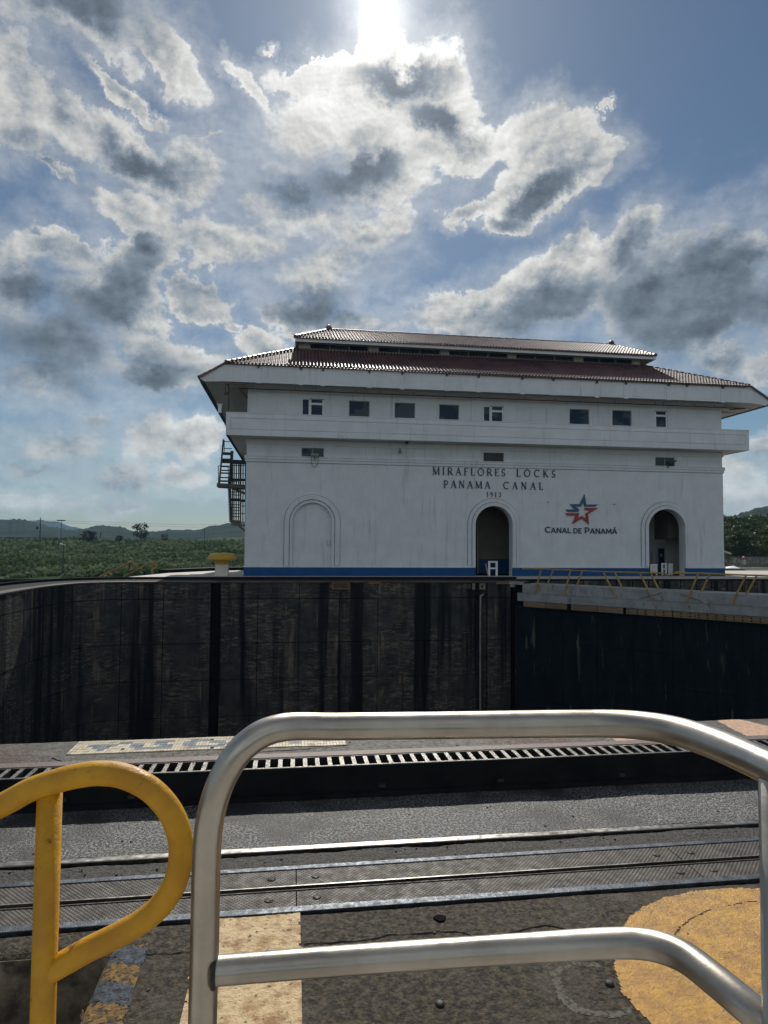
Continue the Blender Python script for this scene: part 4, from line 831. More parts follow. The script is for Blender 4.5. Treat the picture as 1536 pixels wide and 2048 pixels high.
while s_ < GL-1:                            # riveted plates in courses
    for j in range(7): gbox(MB(), s_+.02, s_+1.78, -.349, -.325, -1.15-1.6*(j+1)+.03, -1.15-1.6*j).build('skin_plate', GATED, gate)
    s_ += 1.8
gbox(gbox(MB(), 0., GL, -.10, .02, -.22, .26), 0., GL, -1.9, -.10, .16, .22).build('top_beam', GATEG, gate)
gbox(gbox(MB(), -.25, GL, -.06, .10, -.66, -.235), 0., GL, .02, .12, -.235, -.222).build('lower_beam', GATEG, gate)
gbox(MB(), -.1, GL, -1.8, -.12, -.99, -.3).build('beam_web', BLACK, gate)
for k in range(1, 14): gbox(MB(), k*1.45, k*1.45+.03, .022, .05, -.2, .24).build('stiffener', GATEG, gate)
gbox(gbox(MB(), -.75, .0, -.2, .06, .20, .33), -.7, -.5, -.2, .05, .05, .2).build('hinge_strap', GATEG, gate)
def sU(u, v=1205): return (atL(u, v, GA, GB)-GA).dot(gd)
fz_ = [(1048, 1091), (1092, 1134), (1143, 1195), (1196, 1246), (1253, 1290), (1291, 1345), (1346, 1390), (1391, 1447), (1448, 1536)]
for i, (a_, b_) in enumerate(fz_): gbox(MB(), sU(a_), sU(b_), -.30, .07, -.96, -.68).build('timber_fender', TIMBER, gate)
for k in range(5): gbox(MB(), sU(1538)+k*2, sU(1538)+k*2+1.95, -.30, .07, -.96, -.68).build('timber_fender', TIMBER, gate)
bolt = MB()
for u in np.arange(1258, 1536, 17.5):
    for z in (-.76, -.89): p = G(sU(u), .07, z); bolt.tube([p-gn*.01, p+gn*.02], .035, 6)
bolt.build('fender_bolts', BLACK, gate)['kind'] = 'stuff'
GA2 = GA-gn*1.0; GB2 = GB-gn*1.0
GF = GA+gn*.06; GFB = GB+gn*.06
C6 = lambda x, y: (1020+x/2.977, 1120+y/2.977)
front = [((185, 55), (150, 187)), ((361, 60), (322, 202)), ((556, 74), (626, 215)), ((772, 77), (849, 233)), ((1120, 82), (1053, 246)), ((1405, 92), (1320, 262))]
back = [((256, 62), (222, 145)), ((430, 68), (397, 152)), ((625, 76), (668, 167)), ((840, 84), (888, 180)), ((1187, 88), (1139, 190)), ((1467, 96), (1410, 202))]
yr = thing('gate_railing', 'folding yellow railing with leaning posts on the grey lock gate walkway', 'railing', loc=G(0, 0, .2))
for i, (P_, row, A1, B1) in enumerate((('f', front, GF, GFB), ('b', back, GA2, GB2))):
    for a_, b_ in row:
        ta = atL(*C6(*a_), A1, B1); tb = atL(*C6(*b_), A1, B1)
        pm_ = MB().tube([ta, tb], .042, 7).build('post', YELF, yr)
        MB().tube([tb-gn*.05, tb+gn*.06], .075, 8).build('post_foot', YELF, pm_)
def railpts(pts, A1, B1): return [atL(*C6(*p), A1, B1) for p in pts]
MB().tube(railpts([(75, 53), (185, 53), (360, 60)], GF, GFB), .035, 7).build('top_rail', YELF, yr)
MB().tube(railpts([(545, 70), (770, 75), (925, 80), (940, 90)], GF, GFB), .038, 7).build('top_rail', YELF, yr)
MB().tube(railpts([(965, 80), (1120, 78), (1405, 90), (1560, 96)], GF, GFB), .038, 7).build('top_rail', YELF, yr)
MB().tube(railpts([(250, 58), (430, 64), (625, 72), (840, 80)], GA2, GB2), .03, 7).build('top_rail', YELF, yr)
MB().tube(railpts([(980, 70), (1187, 86), (1467, 90), (1600, 96)], GA2, GB2), .03, 7).build('top_rail', YELF, yr)
MB().tube([atL(*C6(775, 230), GF, GFB), atL(*C6(905, 195), GF, GFB)], .012, 5).tube([atL(*C6(1010, 200), GF, GFB), atL(*C6(1150, 250), GF, GFB)], .012, 5).build('stay_cable', STAIRM, yr)
# ------------------------------------------------------------------ near side of the lock
YC = 7.585; YK0, YK1 = 6.385, 6.70          # coping edge, rack
PX, PY = -1.06, 4.225                       # corner of the stair pit
g0 = MB()
g0.box(-60, 80, -120, -1.2, -14, -.02)
g0.box(PX+.0, 80, -1.2, 4.40, -14, -.05).box(-60, -4.5, -1.2, 4.40, -14, -.05).box(-4.5, PX, PY+.02, 4.40, -14, -.05).box(-4.5, PX, -1.2, PY+.02, -14, -1.1)
g0.box(-60, 80, 4.40, 7.40, -14, -.10).build('near_lock_wall', FLOORB, kind='structure')
MB().box(-60, 80, YK1+.03, YC-.05, -.10, CZ-.03).build('coping_block', COPE, kind='structure')
def floor_z(x, y): return fbm(x*1.3, y*1.3, 0, 3)*.006 + fbm(x*9, y*9, 3., 3)*.0022
def sheet(name, xs, ys, zf, m, keep=None, skirt=0., **kw):
    nx, ny = len(xs), len(ys); V_ = [(x, y, zf(x, y)) for y in ys for x in xs]; Fc = []
    for j in range(ny-1):
        for i in range(nx-1):
            if keep is None or keep((xs[i]+xs[i+1])/2, (ys[j]+ys[j+1])/2): Fc.append((j*nx+i, j*nx+i+1, (j+1)*nx+i+1, (j+1)*nx+i))
    mb = MB(); mb.v = V_; mb.f = Fc
    return mb.build(name, m, smooth=True, **kw)
XS = list(np.linspace(-60, -4, 40))+list(np.linspace(-3.9, 5.2, 330))+list(np.linspace(5.3, 80, 50))
inpit = lambda x, y: (x < PX and y < PY and x > -4.5 and y > -1.2)
def edge_z(x, y):
    z = floor_z(x, y)
    d = max(x-PX, y-PY) if (x > -4.5) else 1.
    if 0 <= d < .07 : z -= (.07-d)**2*6.5
    return z
ysn = sorted(list(np.linspace(-1.2, 1.3, 14))+list(np.linspace(1.35, PY, 110))+list(np.linspace(PY+.01, 4.42, 9)))
XSp = sorted(XS+[PX+k*.01 for k in range(0, 8)])
sheet('ground', XSp, ysn, edge_z, FLOORB, keep=lambda x, y: not inpit(x, y), kind='structure')
MB().quad((-60, -120, 0), (80, -120, 0), (80, -1.2, 0), (-60, -1.2, 0)).build('pavement', FLOORB, kind='structure')
sheet('track_infill', XS, list(np.linspace(5.075, 5.285, 12)), lambda x, y: floor_z(x*1.7, y*2)*2.2-.004, FLOORD, kind='structure')
sheet('track_bed', XS, list(np.linspace(5.425, 6.40, 44)), lambda x, y: floor_z(x, y)*1.2, FLOORA, kind='structure')
sheet('lock_edge_pavement', XS, list(np.linspace(6.83, YC, 34)), lambda x, y: CZ+floor_z(x+7, y)*1.1-max(0, (y-YC+.12))**2*2.5, COPE, kind='structure')
# stair pit
pit = MB(); pit.box(-4.5, PX, PY, PY+.012, -1.1, -.03).box(PX, PX+.012, -1.2, PY, -1.1, -.045)
pit.build('pit_wall', PITM, kind='structure')
pt = thing('pit_steps', 'dim worn concrete steps down in the recess behind the yellow handrail', 'steps', loc=(-2.8, 3., -1.1))
for k in range(3): MB().box(-4.4, PX-.02, PY-.01-.30*(k+1), PY-.012-.30*k, -1.098, -1.0+.0+(.30-.15*k)).build('step', PITM, pt)
MB().box(-2.55, -2.35, 3.2, 3.35, -1.09, -.35).build('broken_post', PITM, pt)
# platform the barrier stands on
MB().box(-6, 6, -3, 1.28, .0, .93).build('viewing_platform', DECK, kind='structure')
# running rail
rl = thing('running_rail', 'polished steel running rail set in the dark aggregate paving', 'rail', loc=(0, 5.36, 0))
MB().box(-60, 80, 5.325, 5.40, -.10, .012).build('rail_head', STEEL, rl, bevel=.006); MB().box(-60, 80, 5.402, 5.424, -.10, -.012).box(-60, 80, 5.29, 5.322, -.10, -.045).build('flangeway', BLACK, rl)
# conductor slot cover
sc_ = thing('conductor_slot', 'pair of checker-plate rows with a dark slot between, laid flush along the track', 'track cover', loc=(0, 4.75, 0))
MB().box(-60, 80, 5.018, 5.072, -.06, .013).build('edge_angle', ANGLE, sc_, bevel=.004); MB().box(-60, 80, 4.455, 4.522, -.06, .013).build('edge_angle', ANGLE, sc_, bevel=.004)
MB().box(-60, 80, 4.735, 4.775, -.09, -.055).build('slot_bottom', BLACK, sc_)
MB().box(-60, 80, 4.775, 4.785, -.05, .014).build('slot_lip', STEEL, sc_); MB().box(-60, 80, 4.724, 4.733, -.05, .012).build('slot_lip', STEELD, sc_)
for ya, yb_ in ((4.788, 5.012), (4.528, 4.720)):
    me = MB().box(.004, 2.996, ya, yb_, -.02, .006).mesh('checker_plate', CHK)
    for k in range(-20, 27): pl_ = link('checker_plate', me, sc_, loc=(.059+k*3.0, 0, 0)) if abs(k) < 3 else link('checker_plate', me, sc_, loc=(.059+k*3.0, 0, 0))
for bx_, by_ in ((-.12, 4.90), (.20, 4.90), (-.13, 4.62), (.20, 4.62), (3.0-.1, 4.9), (3.2, 4.9), (2.93, 4.62), (3.2, 4.62)):
    MB().lathe((bx_, by_, .006), [(.030, 0), (.030, .003), (.020, .006), (.001, .007)], 12).build('bolt_head', CHK, sc_, smooth=True)
# raised step with the rack
rk = thing('tow_rack', 'black cast rack with evenly spaced cross teeth along the raised step edge', 'rack', loc=(0, 6.5, CZ))
MB().box(-60, 80, YK0+.02, YK1+.02, -.1, CZ-.16).box(-60, 80, YK0+.05, YK0+.07, CZ-.16, CZ-.02).build('rack_bed', BLACK, rk)
MB().box(-60, 80, YK0-.004, YK0+.016, -.02, CZ+.008).box(-60, 80, YK0-.05, YK0-.004, -.02, .05).build('side_plate', BLACKP, rk)
MB().box(-60, 80, YK0+.018, YK0+.045, CZ-.1, CZ+.006).build('near_bar', RACK, rk, bevel=.004); MB().box(-60, 80, YK1-.02, YK1+.0, CZ-.12, CZ+.004).build('far_bar', STEELD, rk)
MB().box(-60, 80, YK1+.002, YK1+.128, CZ-.03, CZ+.010).build('flange_strip', RUST, rk)
tm = MB().box(-.021, .021, YK0+.046, YK1-.021, CZ-.10, CZ+.002).mesh('tooth', RACK)
for k in range(-34, 74): link('tooth', tm, rk, loc=(.03+k*.1215, 0, random.uniform(-.003, .002)))
rb = MB()
for k in list(range(-420, -34))+list(range(74, 560)): rb.box(.009+k*.1215, .051+k*.1215, YK0+.046, YK1-.021, CZ-.10, CZ)
rb.build('far_teeth', RACK, rk)['kind'] = 'stuff'
for x_ in (-2.05, -1.45, .9, 2.1, 3.4): MB().box(x_-.03, x_+.03, YK0-.03, YK0-.006, .08, .11).build('bolt', STEELD, rk)
# paint on the ground
def paint(name, poly, m, lab, cat, cell=.012, zf=floor_z, lift=.0035, rough_=.012, hole=.0, keepf=None, seed=0.):
    xs_ = [p[0] for p in poly]; ys_ = [p[1] for p in poly]
    def inside(x, y):
        x += fbm(x*14, y*14, seed, 3)*rough_; y += fbm(x*14, y*14, seed+5, 3)*rough_
        c = False; n = len(poly)
        for i in range(n):
            (x1, y1), (x2, y2) = poly[i], poly[(i+1) % n]
            if (y1 > y) != (y2 > y) and x < (x2-x1)*(y-y1)/(y2-y1)+x1: c = not c
        if c and hole and fbm(x*22, y*22, seed+9, 4) > hole: return False
        return c and (keepf is None or keepf(x, y))
    X_ = list(np.arange(min(xs_)-.02, max(xs_)+.02, cell)); Y_ = list(np.arange(min(ys_)-.02, max(ys_)+.02, cell))
    return sheet(name, X_, Y_, lambda x, y: zf(x, y)+lift+fbm(x*40, y*40, seed, 2)*.0012, m, keep=inside, label=lab, cat=cat)
paint('painted_band', [(-.545, 2.4), (-.535, 4.45), (.083, 4.45), (.085, 2.4)], CREAM, 'worn cream painted band running away from the camera to the checker plates', 'painted band', hole=0)
def zp(u, v): p = atZ(u, v, 0); return (p.x, p.y)
yo = [zp(*q) for q in ((1536, 1777), (1480, 1776), (1400, 1780), (1330, 1795), (1285, 1815), (1255, 1838), (1237, 1865), (1228, 1905), (1232, 1950), (1246, 1985), (1272, 2018), (1305, 2050), (1345, 2095), (1420, 2150))]+[(3.2, 2.5), (4.0, 2.6), (4.5, 3.2), (4.5, 4.0), (4.0, 4.35)]
def groove(x, y):
    d = min(abs(math.hypot((x-gcx)/1.0, (y-gcy)/gry)-grr), 9); return d > .007 or (fbm(x*5, y*5, 2, 2) > .25)
gp = [zp(*q) for q in ((1536, 1826), (1400, 1845), (1340, 1905), (1375, 1995))]
gcx, gcy, gry = 3.25, 3.62, .62; grr = .93
paint('painted_patch', yo, YPAINT, 'large rounded patch of worn mustard paint on the concrete inside the bent silver rail', 'painted patch', cell=.0115, hole=0, keepf=groove, seed=3.)
cb_ = [(PX+.005, 2.4), (PX+.005, 4.20), (-.985, 4.232), (-.84, 4.235), (-.81, 2.4)]
stripe = lambda x, y: (math.floor((y+.35*(x-PX)+.02)/.165) % 2)
paint('painted_curb_stripes', cb_, OCHRE, 'worn ochre diagonal stripes along the edge of the stair recess', 'painted stripes', cell=.01, keepf=lambda x, y: stripe(x, y) == 0, zf=edge_z, hole=0, seed=7.)
paint('painted_curb_stripes', cb_, SLATEP, 'worn slate blue diagonal stripes between the ochre ones along the stair recess', 'painted stripes', cell=.01, keepf=lambda x, y: stripe(x, y) == 1, zf=edge_z, hole=0, seed=11.)
czf = lambda x, y: CZ+floor_z(x+7, y)*1.1-max(0, (y-YC+.12))**2*2.5
zc = lambda u, v: (lambda p: (p.x, p.y))(atZ(u, v, CZ))
paint('painted_patch', [zc(1225, 1478), zc(1245, 1492), zc(1420, 1484), zc(1440, 1470), zc(1300, 1470)], PEACH, 'peach painted band on the lock edge showing just under the silver top rail', 'painted patch', cell=.015, zf=czf, seed=2.)
paint('painted_patch', [zc(1432, 1441), zc(1472, 1437), zc(1560, 1458), zc(1580, 1480), zc(1500, 1476)], PEACH, 'peach painted band on the lock edge seen beyond the bend of the silver rail', 'painted patch', cell=.015, zf=czf, seed=4.)
# cracks, hole, bolts
def crack(pts, w, lab, z=.003, m=BLACK):
    P = [Vector((x, y, 0)) for x, y in pts]; sp = smoothpath(P, 8); mb = MB(); prev = None
    for i, p in enumerate(sp):
        x = p.x+fbm(p.x*9, p.y*9, 1, 3)*.02; y = p.y+fbm(p.x*9, p.y*9, 4, 3)*.03; ww = w*(.35+abs(fbm(p.x*6, p.y*6, 8, 2))*1.6)
        z0 = (czf(x, y) if y > 6.7 else floor_z(x, y))+z; cur = ((x, y-ww/2, z0), (x, y+ww/2, z0))
        if prev: mb.quad(prev[0], cur[0], cur[1], prev[1])
        prev = cur
    mb.build('crack', m, label=lab, cat='crack')
crack([zp(*q) for q in ((607, 1890), (700, 1885), (800, 1870), (900, 1862), (980, 1878), (1090, 1852), (1150, 1862), (1235, 1858))], .012, 'long crack across the brown concrete from the cream band to the mustard paint')
crack([zp(*q) for q in ((212, 1917), (290, 1908), (384, 1905))], .012, 'crack across the concrete at the head of the striped edge')
crack([zp(*q) for q in ((440, 1908), (500, 1912), (560, 1905))], .008, 'short crack across the worn cream band')
crack([zc(*q) for q in ((500, 1505), (540, 1503), (620, 1497), (660, 1494), (700, 1490))], .016, 'crack along the lock edge in front of the mosaic tiles')
crack([zc(*q) for q in ((105, 1516), (125, 1525), (150, 1527))], .02, 'short crack on the lock edge left of the mosaic tiles')
p = zp(880, 1838); MB().prism_xy([(p[0]+.04*math.cos(a)*(1+.2*math.sin(3*a)), p[1]+.035*math.sin(a)) for a in np.arange(0, 6.28, .45)], -.005, .009).build('drill_hole', BLACK, label='black round hole in the brown concrete beyond the lower silver rail', cat='hole')
for (u, v, lab) in ((880, 2009, 'worn steel bolt head in the brown concrete at the bottom of the scene'), (1219, 1968, 'pale bolt head inside the faint ring beside the mustard paint')):
    p = zp(u, v); MB().lathe((p[0], p[1], .0), [(.026, 0), (.024, .010), (.014, .016), (.001, .017)], 12).build('anchor_bolt', STEELD, smooth=True, label=lab, cat='bolt')
rcx, rcy = zp(1190, 1975)
GROUT = mat('pale_grout', (.125, .115, .095), (.05, .045, .037), .8, scale=34., lo=.45, hi=.62, spec=.15, bump=.8, bscale=40., bdist=.01)
paint('grout_ring', [(rcx+.27*math.cos(a), rcy+.25*math.sin(a)) for a in np.arange(0, 6.28, .2)], GROUT, 'faint pale grout ring around a bolt beside the mustard paint', 'ring', lift=.0012, keepf=lambda x, y: .185+.02*fbm(x*8, y*8, 3, 2) < math.hypot(x-rcx, y-rcy) < .235+.03*fbm(x*7, y*7, 6, 2) and x < rcx+.12)
chips = MB()
for k in range(130):
    x_ = random.uniform(-2.2, 4.6); y_ = random.choice([random.uniform(5.09, 5.27), random.uniform(5.45, 6.3), random.uniform(3.2, 4.4), random.uniform(6.85, 7.5)])
    if inpit(x_, y_): continue
    z_ = czf(x_, y_) if y_ > 6.7 else floor_z(x_, y_); r_ = random.uniform(.004, .012)
    pts = [(x_+r_*random.uniform(.6, 1.3)*math.cos(a), y_+r_*random.uniform(.6, 1.3)*math.sin(a)) for a in (0, 1.2, 2.4, 3.7, 5.)]; chips.prism_xy(pts, z_-.004, z_+r_*.7)
chips.build('grit', mat('loose_grit', (.11, .10, .09), (.05, .045, .04), .9, scale=60.), kind='stuff')
# mosaic tile sign on the lock edge: seen upside down from here
mos = thing('mosaic_sign', 'cream and slate mosaic tile sign with an arrow, set flat in the lock edge', 'sign', loc=(-.8, 7.26, CZ))
NX, NY = 84, 6; tx0, tx1, ty0, ty1 = -2.255, .598, 7.045, 7.465
tw, thh = (tx1-tx0)/NX, (ty1-ty0)/NY
mt = {c: MB().box(.0016, tw-.0016, .002, thh-.002, -.01, .006).mesh('tile', m) for c, m in (('.', TILEC), ('G', TILEG))}
glyph = ['..............................................',       # near row
         '....G.....GGGGGG...GGGGGG...GGGGG...GG........',
         '...GGG...GG...GG..GG....GG.GG...GG..GG........',
         '..GGGGG..GG..GG...GG..GGG..GG...GG..GG........',
         '.......GG....GGG...GGG.....GGG..GGG.GG........',
         '..............................................']
rest = {'.': MB(), 'G': MB()}; nt_ = 0
for j in range(NY):
    for i in range(NX):
        x_ = tx0+i*tw; y_ = ty0+j*thh; c_ = glyph[j][min(45, i*46//84)]
        if random.random() < .012: continue
        z_ = czf(x_, y_)+.004+random.uniform(-.001, .001)
        if nt_ < 300: link('tile', mt[c_], mos, loc=(x_, y_, z_)); nt_ += 1
        else: rest[c_].box(x_+.0016, x_+tw-.0016, y_+.002, y_+thh-.002, z_-.01, z_+.006)
rest['.'].build('cream_tiles', TILEC, mos)['kind'] = 'stuff'; rest['G'].build('slate_tiles', TILEG, mos)['kind'] = 'stuff'
# ------------------------------------------------------------------ railings in front
def W_(u, v, d): return atD(u, v, d)
bar_ = thing('tube_barrier', 'silver aluminium tube barrier with rounded corners standing in front of the camera', 'barrier', loc=(atD(410, 2048, 1.12).x, atD(410, 2048, 1.12).y, .93))
RT = .0245
pb = atD(413, 1720, 1.125); pbx = atD(405, 2048, 1.125)
foot = Vector((pb.x, pb.y, .93))
top = [foot, Vector((pb.x, pb.y, 1.2)), W_(405, 2048, 1.125), W_(409, 1900, 1.125), W_(413, 1720, 1.125), W_(422, 1630, 1.125), W_(447, 1553, 1.13), W_(492, 1490, 1.14), W_(560, 1456, 1.16), W_(680, 1453, 1.19), W_(900, 1450.5, 1.20), W_(1130, 1447.5, 1.19), W_(1240, 1448, 1.165), W_(1330, 1458, 1.11), W_(1410, 1480, 1.04), W_(1490, 1513, .965), W_(1560, 1545, .90), W_(1700, 1612, .80)]
top[0] = Vector((top[2].x, top[2].y, .93)); top[1] = Vector((top[2].x, top[2].y, 1.05))
MB().tube(smoothpath(top, 8), RT, 28).build('top_tube', ALU, bar_, smooth=True)
mid = [W_(424, 1942, 1.125), W_(520, 1934, 1.135), W_(700, 1920, 1.15), W_(900, 1906, 1.155), W_(1100, 1893, 1.14), W_(1230, 1886, 1.11), W_(1300, 1890, 1.075), W_(1365, 1912, 1.03), W_(1430, 1960, .975), W_(1500, 2018, .925), W_(1560, 2065, .90)]
MB().tube(smoothpath(mid, 8), RT*.96, 28).build('lower_tube', ALU, bar_, smooth=True)
q = W_(1556, 1560, .90); q2 = W_(1556, 2100, .90)
MB().tube([q, Vector((q.x, q.y, 1.3)), Vector((q.x, q.y, .93))], RT, 28).build('right_post', ALU, bar_, smooth=True)
wp = W_(431, 1941, 1.125); wd = (W_(520, 1934, 1.135)-wp).normalized(); wb = MB(); ring = wd.orthogonal().normalized(); r2_ = wd.cross(ring)
wb.tube([wp+wd*(-.002)+(ring*math.cos(a)+r2_*math.sin(a))*(.0255+.0012*math.sin(9*a)) for a in np.linspace(0, 2*math.pi, 40)], .0040, 8).build('weld_bead', STEELD, bar_, smooth=True)
yh = thing('yellow_handrail', 'thick yellow painted stair handrail ending in a rounded loop beside the silver barrier', 'handrail', loc=(atD(93, 2048, 1.29).x, atD(93, 2048, 1.29).y, -.9))
dY = 1.27
RY = .0235
pp = W_(93, 1800, dY)
MB().tube([(pp.x, pp.y, W_(93, 1574, dY).z), (pp.x, pp.y, 1.3), (pp.x, pp.y, .93)], RY*.985, 26).build('post', YEL, yh, smooth=True)
loop = [(-420, 1815), (-200, 1707), (0, 1612), (60, 1580), (120, 1560), (165, 1550), (205, 1546.5), (250, 1553), (300, 1578), (338, 1619), (358, 1665), (361.5, 1715), (349, 1768), (320, 1812), (280, 1845), (230, 1873), (180, 1897), (130, 1925), (96, 1944)]
MB().tube(smoothpath([W_(u, v, dY) for u, v in loop], 8), RY, 26).build('rail', YEL, yh, smooth=True)
# ------------------------------------------------------------------ land beyond
MB().box(-400, 400, 72.5, 75, -14, -1.9).build('far_bank', FIELD, kind='structure')
MB().box(-400, 400, 72.0, 72.5, -14, -1.78).build('far_chamber_wall', WALLJ, label='long dark wall of the second lock chamber below the green bank', cat='lock wall')
fs = thing('slatted_fender', 'row of dark tarred uprights on the far lock wall, left of the pale deck', 'fender', loc=(-35, 71.8, -6))
um = MB().box(0, .9, 71.75, 71.99, -8, -2.1).mesh('upright', WOODB)
for k in range(38): link('upright', um, fs, loc=(-56+k*1.25+random.uniform(-.06, .06), 0, random.uniform(-.15, .1)))
def ground_h(x, y):
    t = max(0., min(1., (y-74)/150.)); z = -1.85+3.25*t**1.15
    return z + fbm(x*.03, y*.03, 1., 4)*.5*min(1, t*4) + fbm(x*.2, y*.2, 2., 3)*.22*min(1, t*10)
gx = list(np.linspace(-260, -120, 30))+list(np.linspace(-118, 10, 150))+list(np.linspace(15, 420, 70)); gy = list(np.linspace(74, 235, 130))
sheet('field', gx, gy, ground_h, FIELD, kind='structure')
MB().quad((-5000, 234, .9), (5000, 234, .9), (5000, 6000, .9), (-5000, 6000, .9)).quad((420, 56, -.5), (5000, 56, -.5), (5000, 234, -.5), (420, 234, -.5)).quad((-5000, 74, -2), (-260, 74, -2), (-260, 234, -2), (-5000, 234, -2)).build('plain', FIELD, kind='structure')
def quadcloud(name, C, S_, m, parent=None, flat=.0, **kw):
    """many leaf-sized quads: centres C (n,3), sizes S_ (n,)"""
    n = len(C); A = rng.normal(size=(n, 3)); A /= np.linalg.norm(A, axis=1)[:, None]; B = rng.normal(size=(n, 3)); B -= (B*A).sum(1)[:, None]*A; B /= np.linalg.norm(B, axis=1)[:, None]
    A *= S_[:, None]*.5; B *= S_[:, None]*.5
    V_ = np.stack([C-A-B, C+A-B*.6, C+A*1.1+B, C-A*.7+B], 1).reshape(-1, 3).astype(np.float32)
    me = bpy.data.meshes.new(name); me.vertices.add(4*n); me.vertices.foreach_set('co', V_.ravel()); me.loops.add(4*n); me.loops.foreach_set('vertex_index', np.arange(4*n, dtype=np.int32))
    me.polygons.add(n); me.polygons.foreach_set('loop_start', np.arange(0, 4*n, 4, dtype=np.int32)); me.update(calc_edges=True); me.materials.append(m)
    return me if kw.pop('meshonly', False) else link(name, me, parent, **kw)
def clumps(n, xr, yr, rad, per, sz, hmul=.6, dens=None):
    Cs = []; Ss = []
    for k in range(n):
        y = yr[0]+(yr[1]-yr[0])*random.random()**1.0; x = random.uniform(*xr)*(y/150.)
        r = random.uniform(*rad)*(1+.6*fbm(x*.05, y*.05, 7, 2)); m_ = int(per*random.uniform(.7, 1.3))
        d = rng.normal(size=(m_, 3)); d /= np.linalg.norm(d, axis=1)[:, None]; d *= (rng.random(m_)**.4)[:, None]*r; d[:, 2] = np.abs(d[:, 2])*hmul
        Cs.append(d+np.array([x, y, ground_h(x, y)-.1])); Ss.append(rng.uniform(sz[0], sz[1], m_))
    return np.concatenate(Cs), np.concatenate(Ss)
C_, S__ = clumps(1500, (-78, 6), (75.5, 140), (.7, 1.9), 60, (.22, .5)); quadcloud('undergrowth', C_, S__, BUSH, kind='stuff')
C_, S__ = clumps(1300, (-78, 6), (135, 232), (1.0, 2.8), 48, (.35, .8)); quadcloud('undergrowth', C_, S__, BUSH, kind='stuff')
# trees
def tree_mesh(h, w, nclump, per, leaf, m, tall=.25, seed=0, conic=0.):
    random.seed(seed); Cs = []; Ss = []; br = []
    for k in range(nclump):
        a = random.uniform(0, 6.283); zz_ = random.random(); env = math.sqrt(max(.02, 1-(2*zz_-1)**2))*(1-conic*zz_); rr = w/2*env*random.uniform(.45, 1.)
        c = np.array([rr*math.cos(a), rr*math.sin(a), h*(tall+(1-tall)*(.08+.88*zz_))]); br.append(c)
        cr_ = w*random.uniform(.10, .19); m_ = int(per*random.uniform(.6, 1.3)); d = rng.normal(size=(m_, 3)); d /= np.linalg.norm(d, axis=1)[:, None]; d *= (rng.random(m_)**.45)[:, None]*cr_; d[:, 2] *= .65
        Cs.append(c+d); Ss.append(rng.uniform(leaf*.6, leaf*1.3, m_))
    crown = quadcloud('crown', np.concatenate(Cs), np.concatenate(Ss), m, meshonly=True)
    tb = MB(); tb.tube([(0, 0, -.3), (.05*w*.1, 0, h*tall), (0, 0, h*.8)], [w*.035+.06, w*.025+.04, .04], 7)
    for c in br[::max(1, nclump//9)]: tb.tube([(0, 0, h*tall*random.uniform(.7, 1.3)), tuple(c*np.array([.5, .5, .8])), tuple(c)], [w*.014+.03, w*.008+.02, .015], 5)
    return crown, tb.mesh('trunk', BARK, True)
def plant(meshes, loc, s, rz, name, lab, group, cat='tree'):
    r = link(name, None, None, lab, cat, group, None, loc); r.rotation_euler = (0, 0, rz); r.scale = (s, s, s)
    for nm, me in zip(('crown', 'trunk'), meshes):
        o = bpy.data.objects.new(nm, me); COL.objects.link(o); o.parent = r
    return r
TV = [tree_mesh(11, 8.5, 60, 60, .42, LEAF, .12, 11), tree_mesh(12.5, 7.5, 55, 60, .40, LEAF, .15, 12), tree_mesh(9.5, 9.5, 60, 56, .42, LEAF, .10, 13), tree_mesh(8, 5.5, 40, 60, .34, mat('light_leaves', (.09, .13, .03), (.13, .16, .05), .5, scale=.4, transl=.3, spec=.12), .1, 14)]
random.seed(21)
def yhz(u): return 1082.4+.008*(u-768)
trees = [(1452, 1034, 130, 0), (1470, 1031, 150, 1), (1490, 1036, 140, 2), (1510, 1032, 150, 0), (1532, 1028, 145, 1), (1556, 1026, 150, 2), (1580, 1024, 150, 0), (1440, 1045, 125, 2),
         (1462, 1056, 122, 2), (1484, 1054, 118, 1), (1506, 1058, 120, 0), (1530, 1052, 118, 2), (1552, 1050, 120, 1), (1575, 1052, 121, 0), (1474, 1076, 110, 0), (1500, 1072, 108, 3), (1524, 1074, 108, 3), (1546, 1070, 110, 0), (1566, 1074, 108, 2), (1456, 1072, 112, 1), (1512, 1040, 132, 2), (1545, 1036, 133, 0), (1600, 1030, 140, 1), (1625, 1035, 140, 2), (1436, 1060, 118, 0), (1488, 1092, 104, 2), (1535, 1093, 104, 3), (1458, 1094, 105, 3)]
ORD = 'first second third fourth fifth sixth seventh eighth ninth tenth eleventh twelfth'.split(); rowsT = {'back': [], 'middle': [], 'front': []}
for t_r in sorted(trees): rowsT['back' if t_r[2] > 135 else 'middle' if t_r[2] > 115 else 'front'].append(t_r)
for rn, lst in rowsT.items():
    for i, (u, vt, dd, k) in enumerate(lst):
        p = atD(u, vt, dd); h = (11, 12.5, 9.5, 8)[k]; base = -.6; s = (p.z-base)/h; s = max(s, .55)
        kind_ = ('broad dark green tree', 'tall dark green tree', 'wide bushy green tree', 'pale yellow-green tree')[k]
        plant(TV[k], (p.x, p.y, base), s, random.uniform(0, 6.28), 'forest_tree', kind_+', '+ORD[i]+' from the building in the '+rn+' row of the wood', 'trees of the wood right of the building')
def at_base(u, v, y): p = atY(u, v, y); return p
DT = tree_mesh(8.2, 8.0, 30, 42, .38, LEAFD, .18, 31); DB = tree_mesh(4., 7., 34, 60, .34, LEAFD, .0, 32)
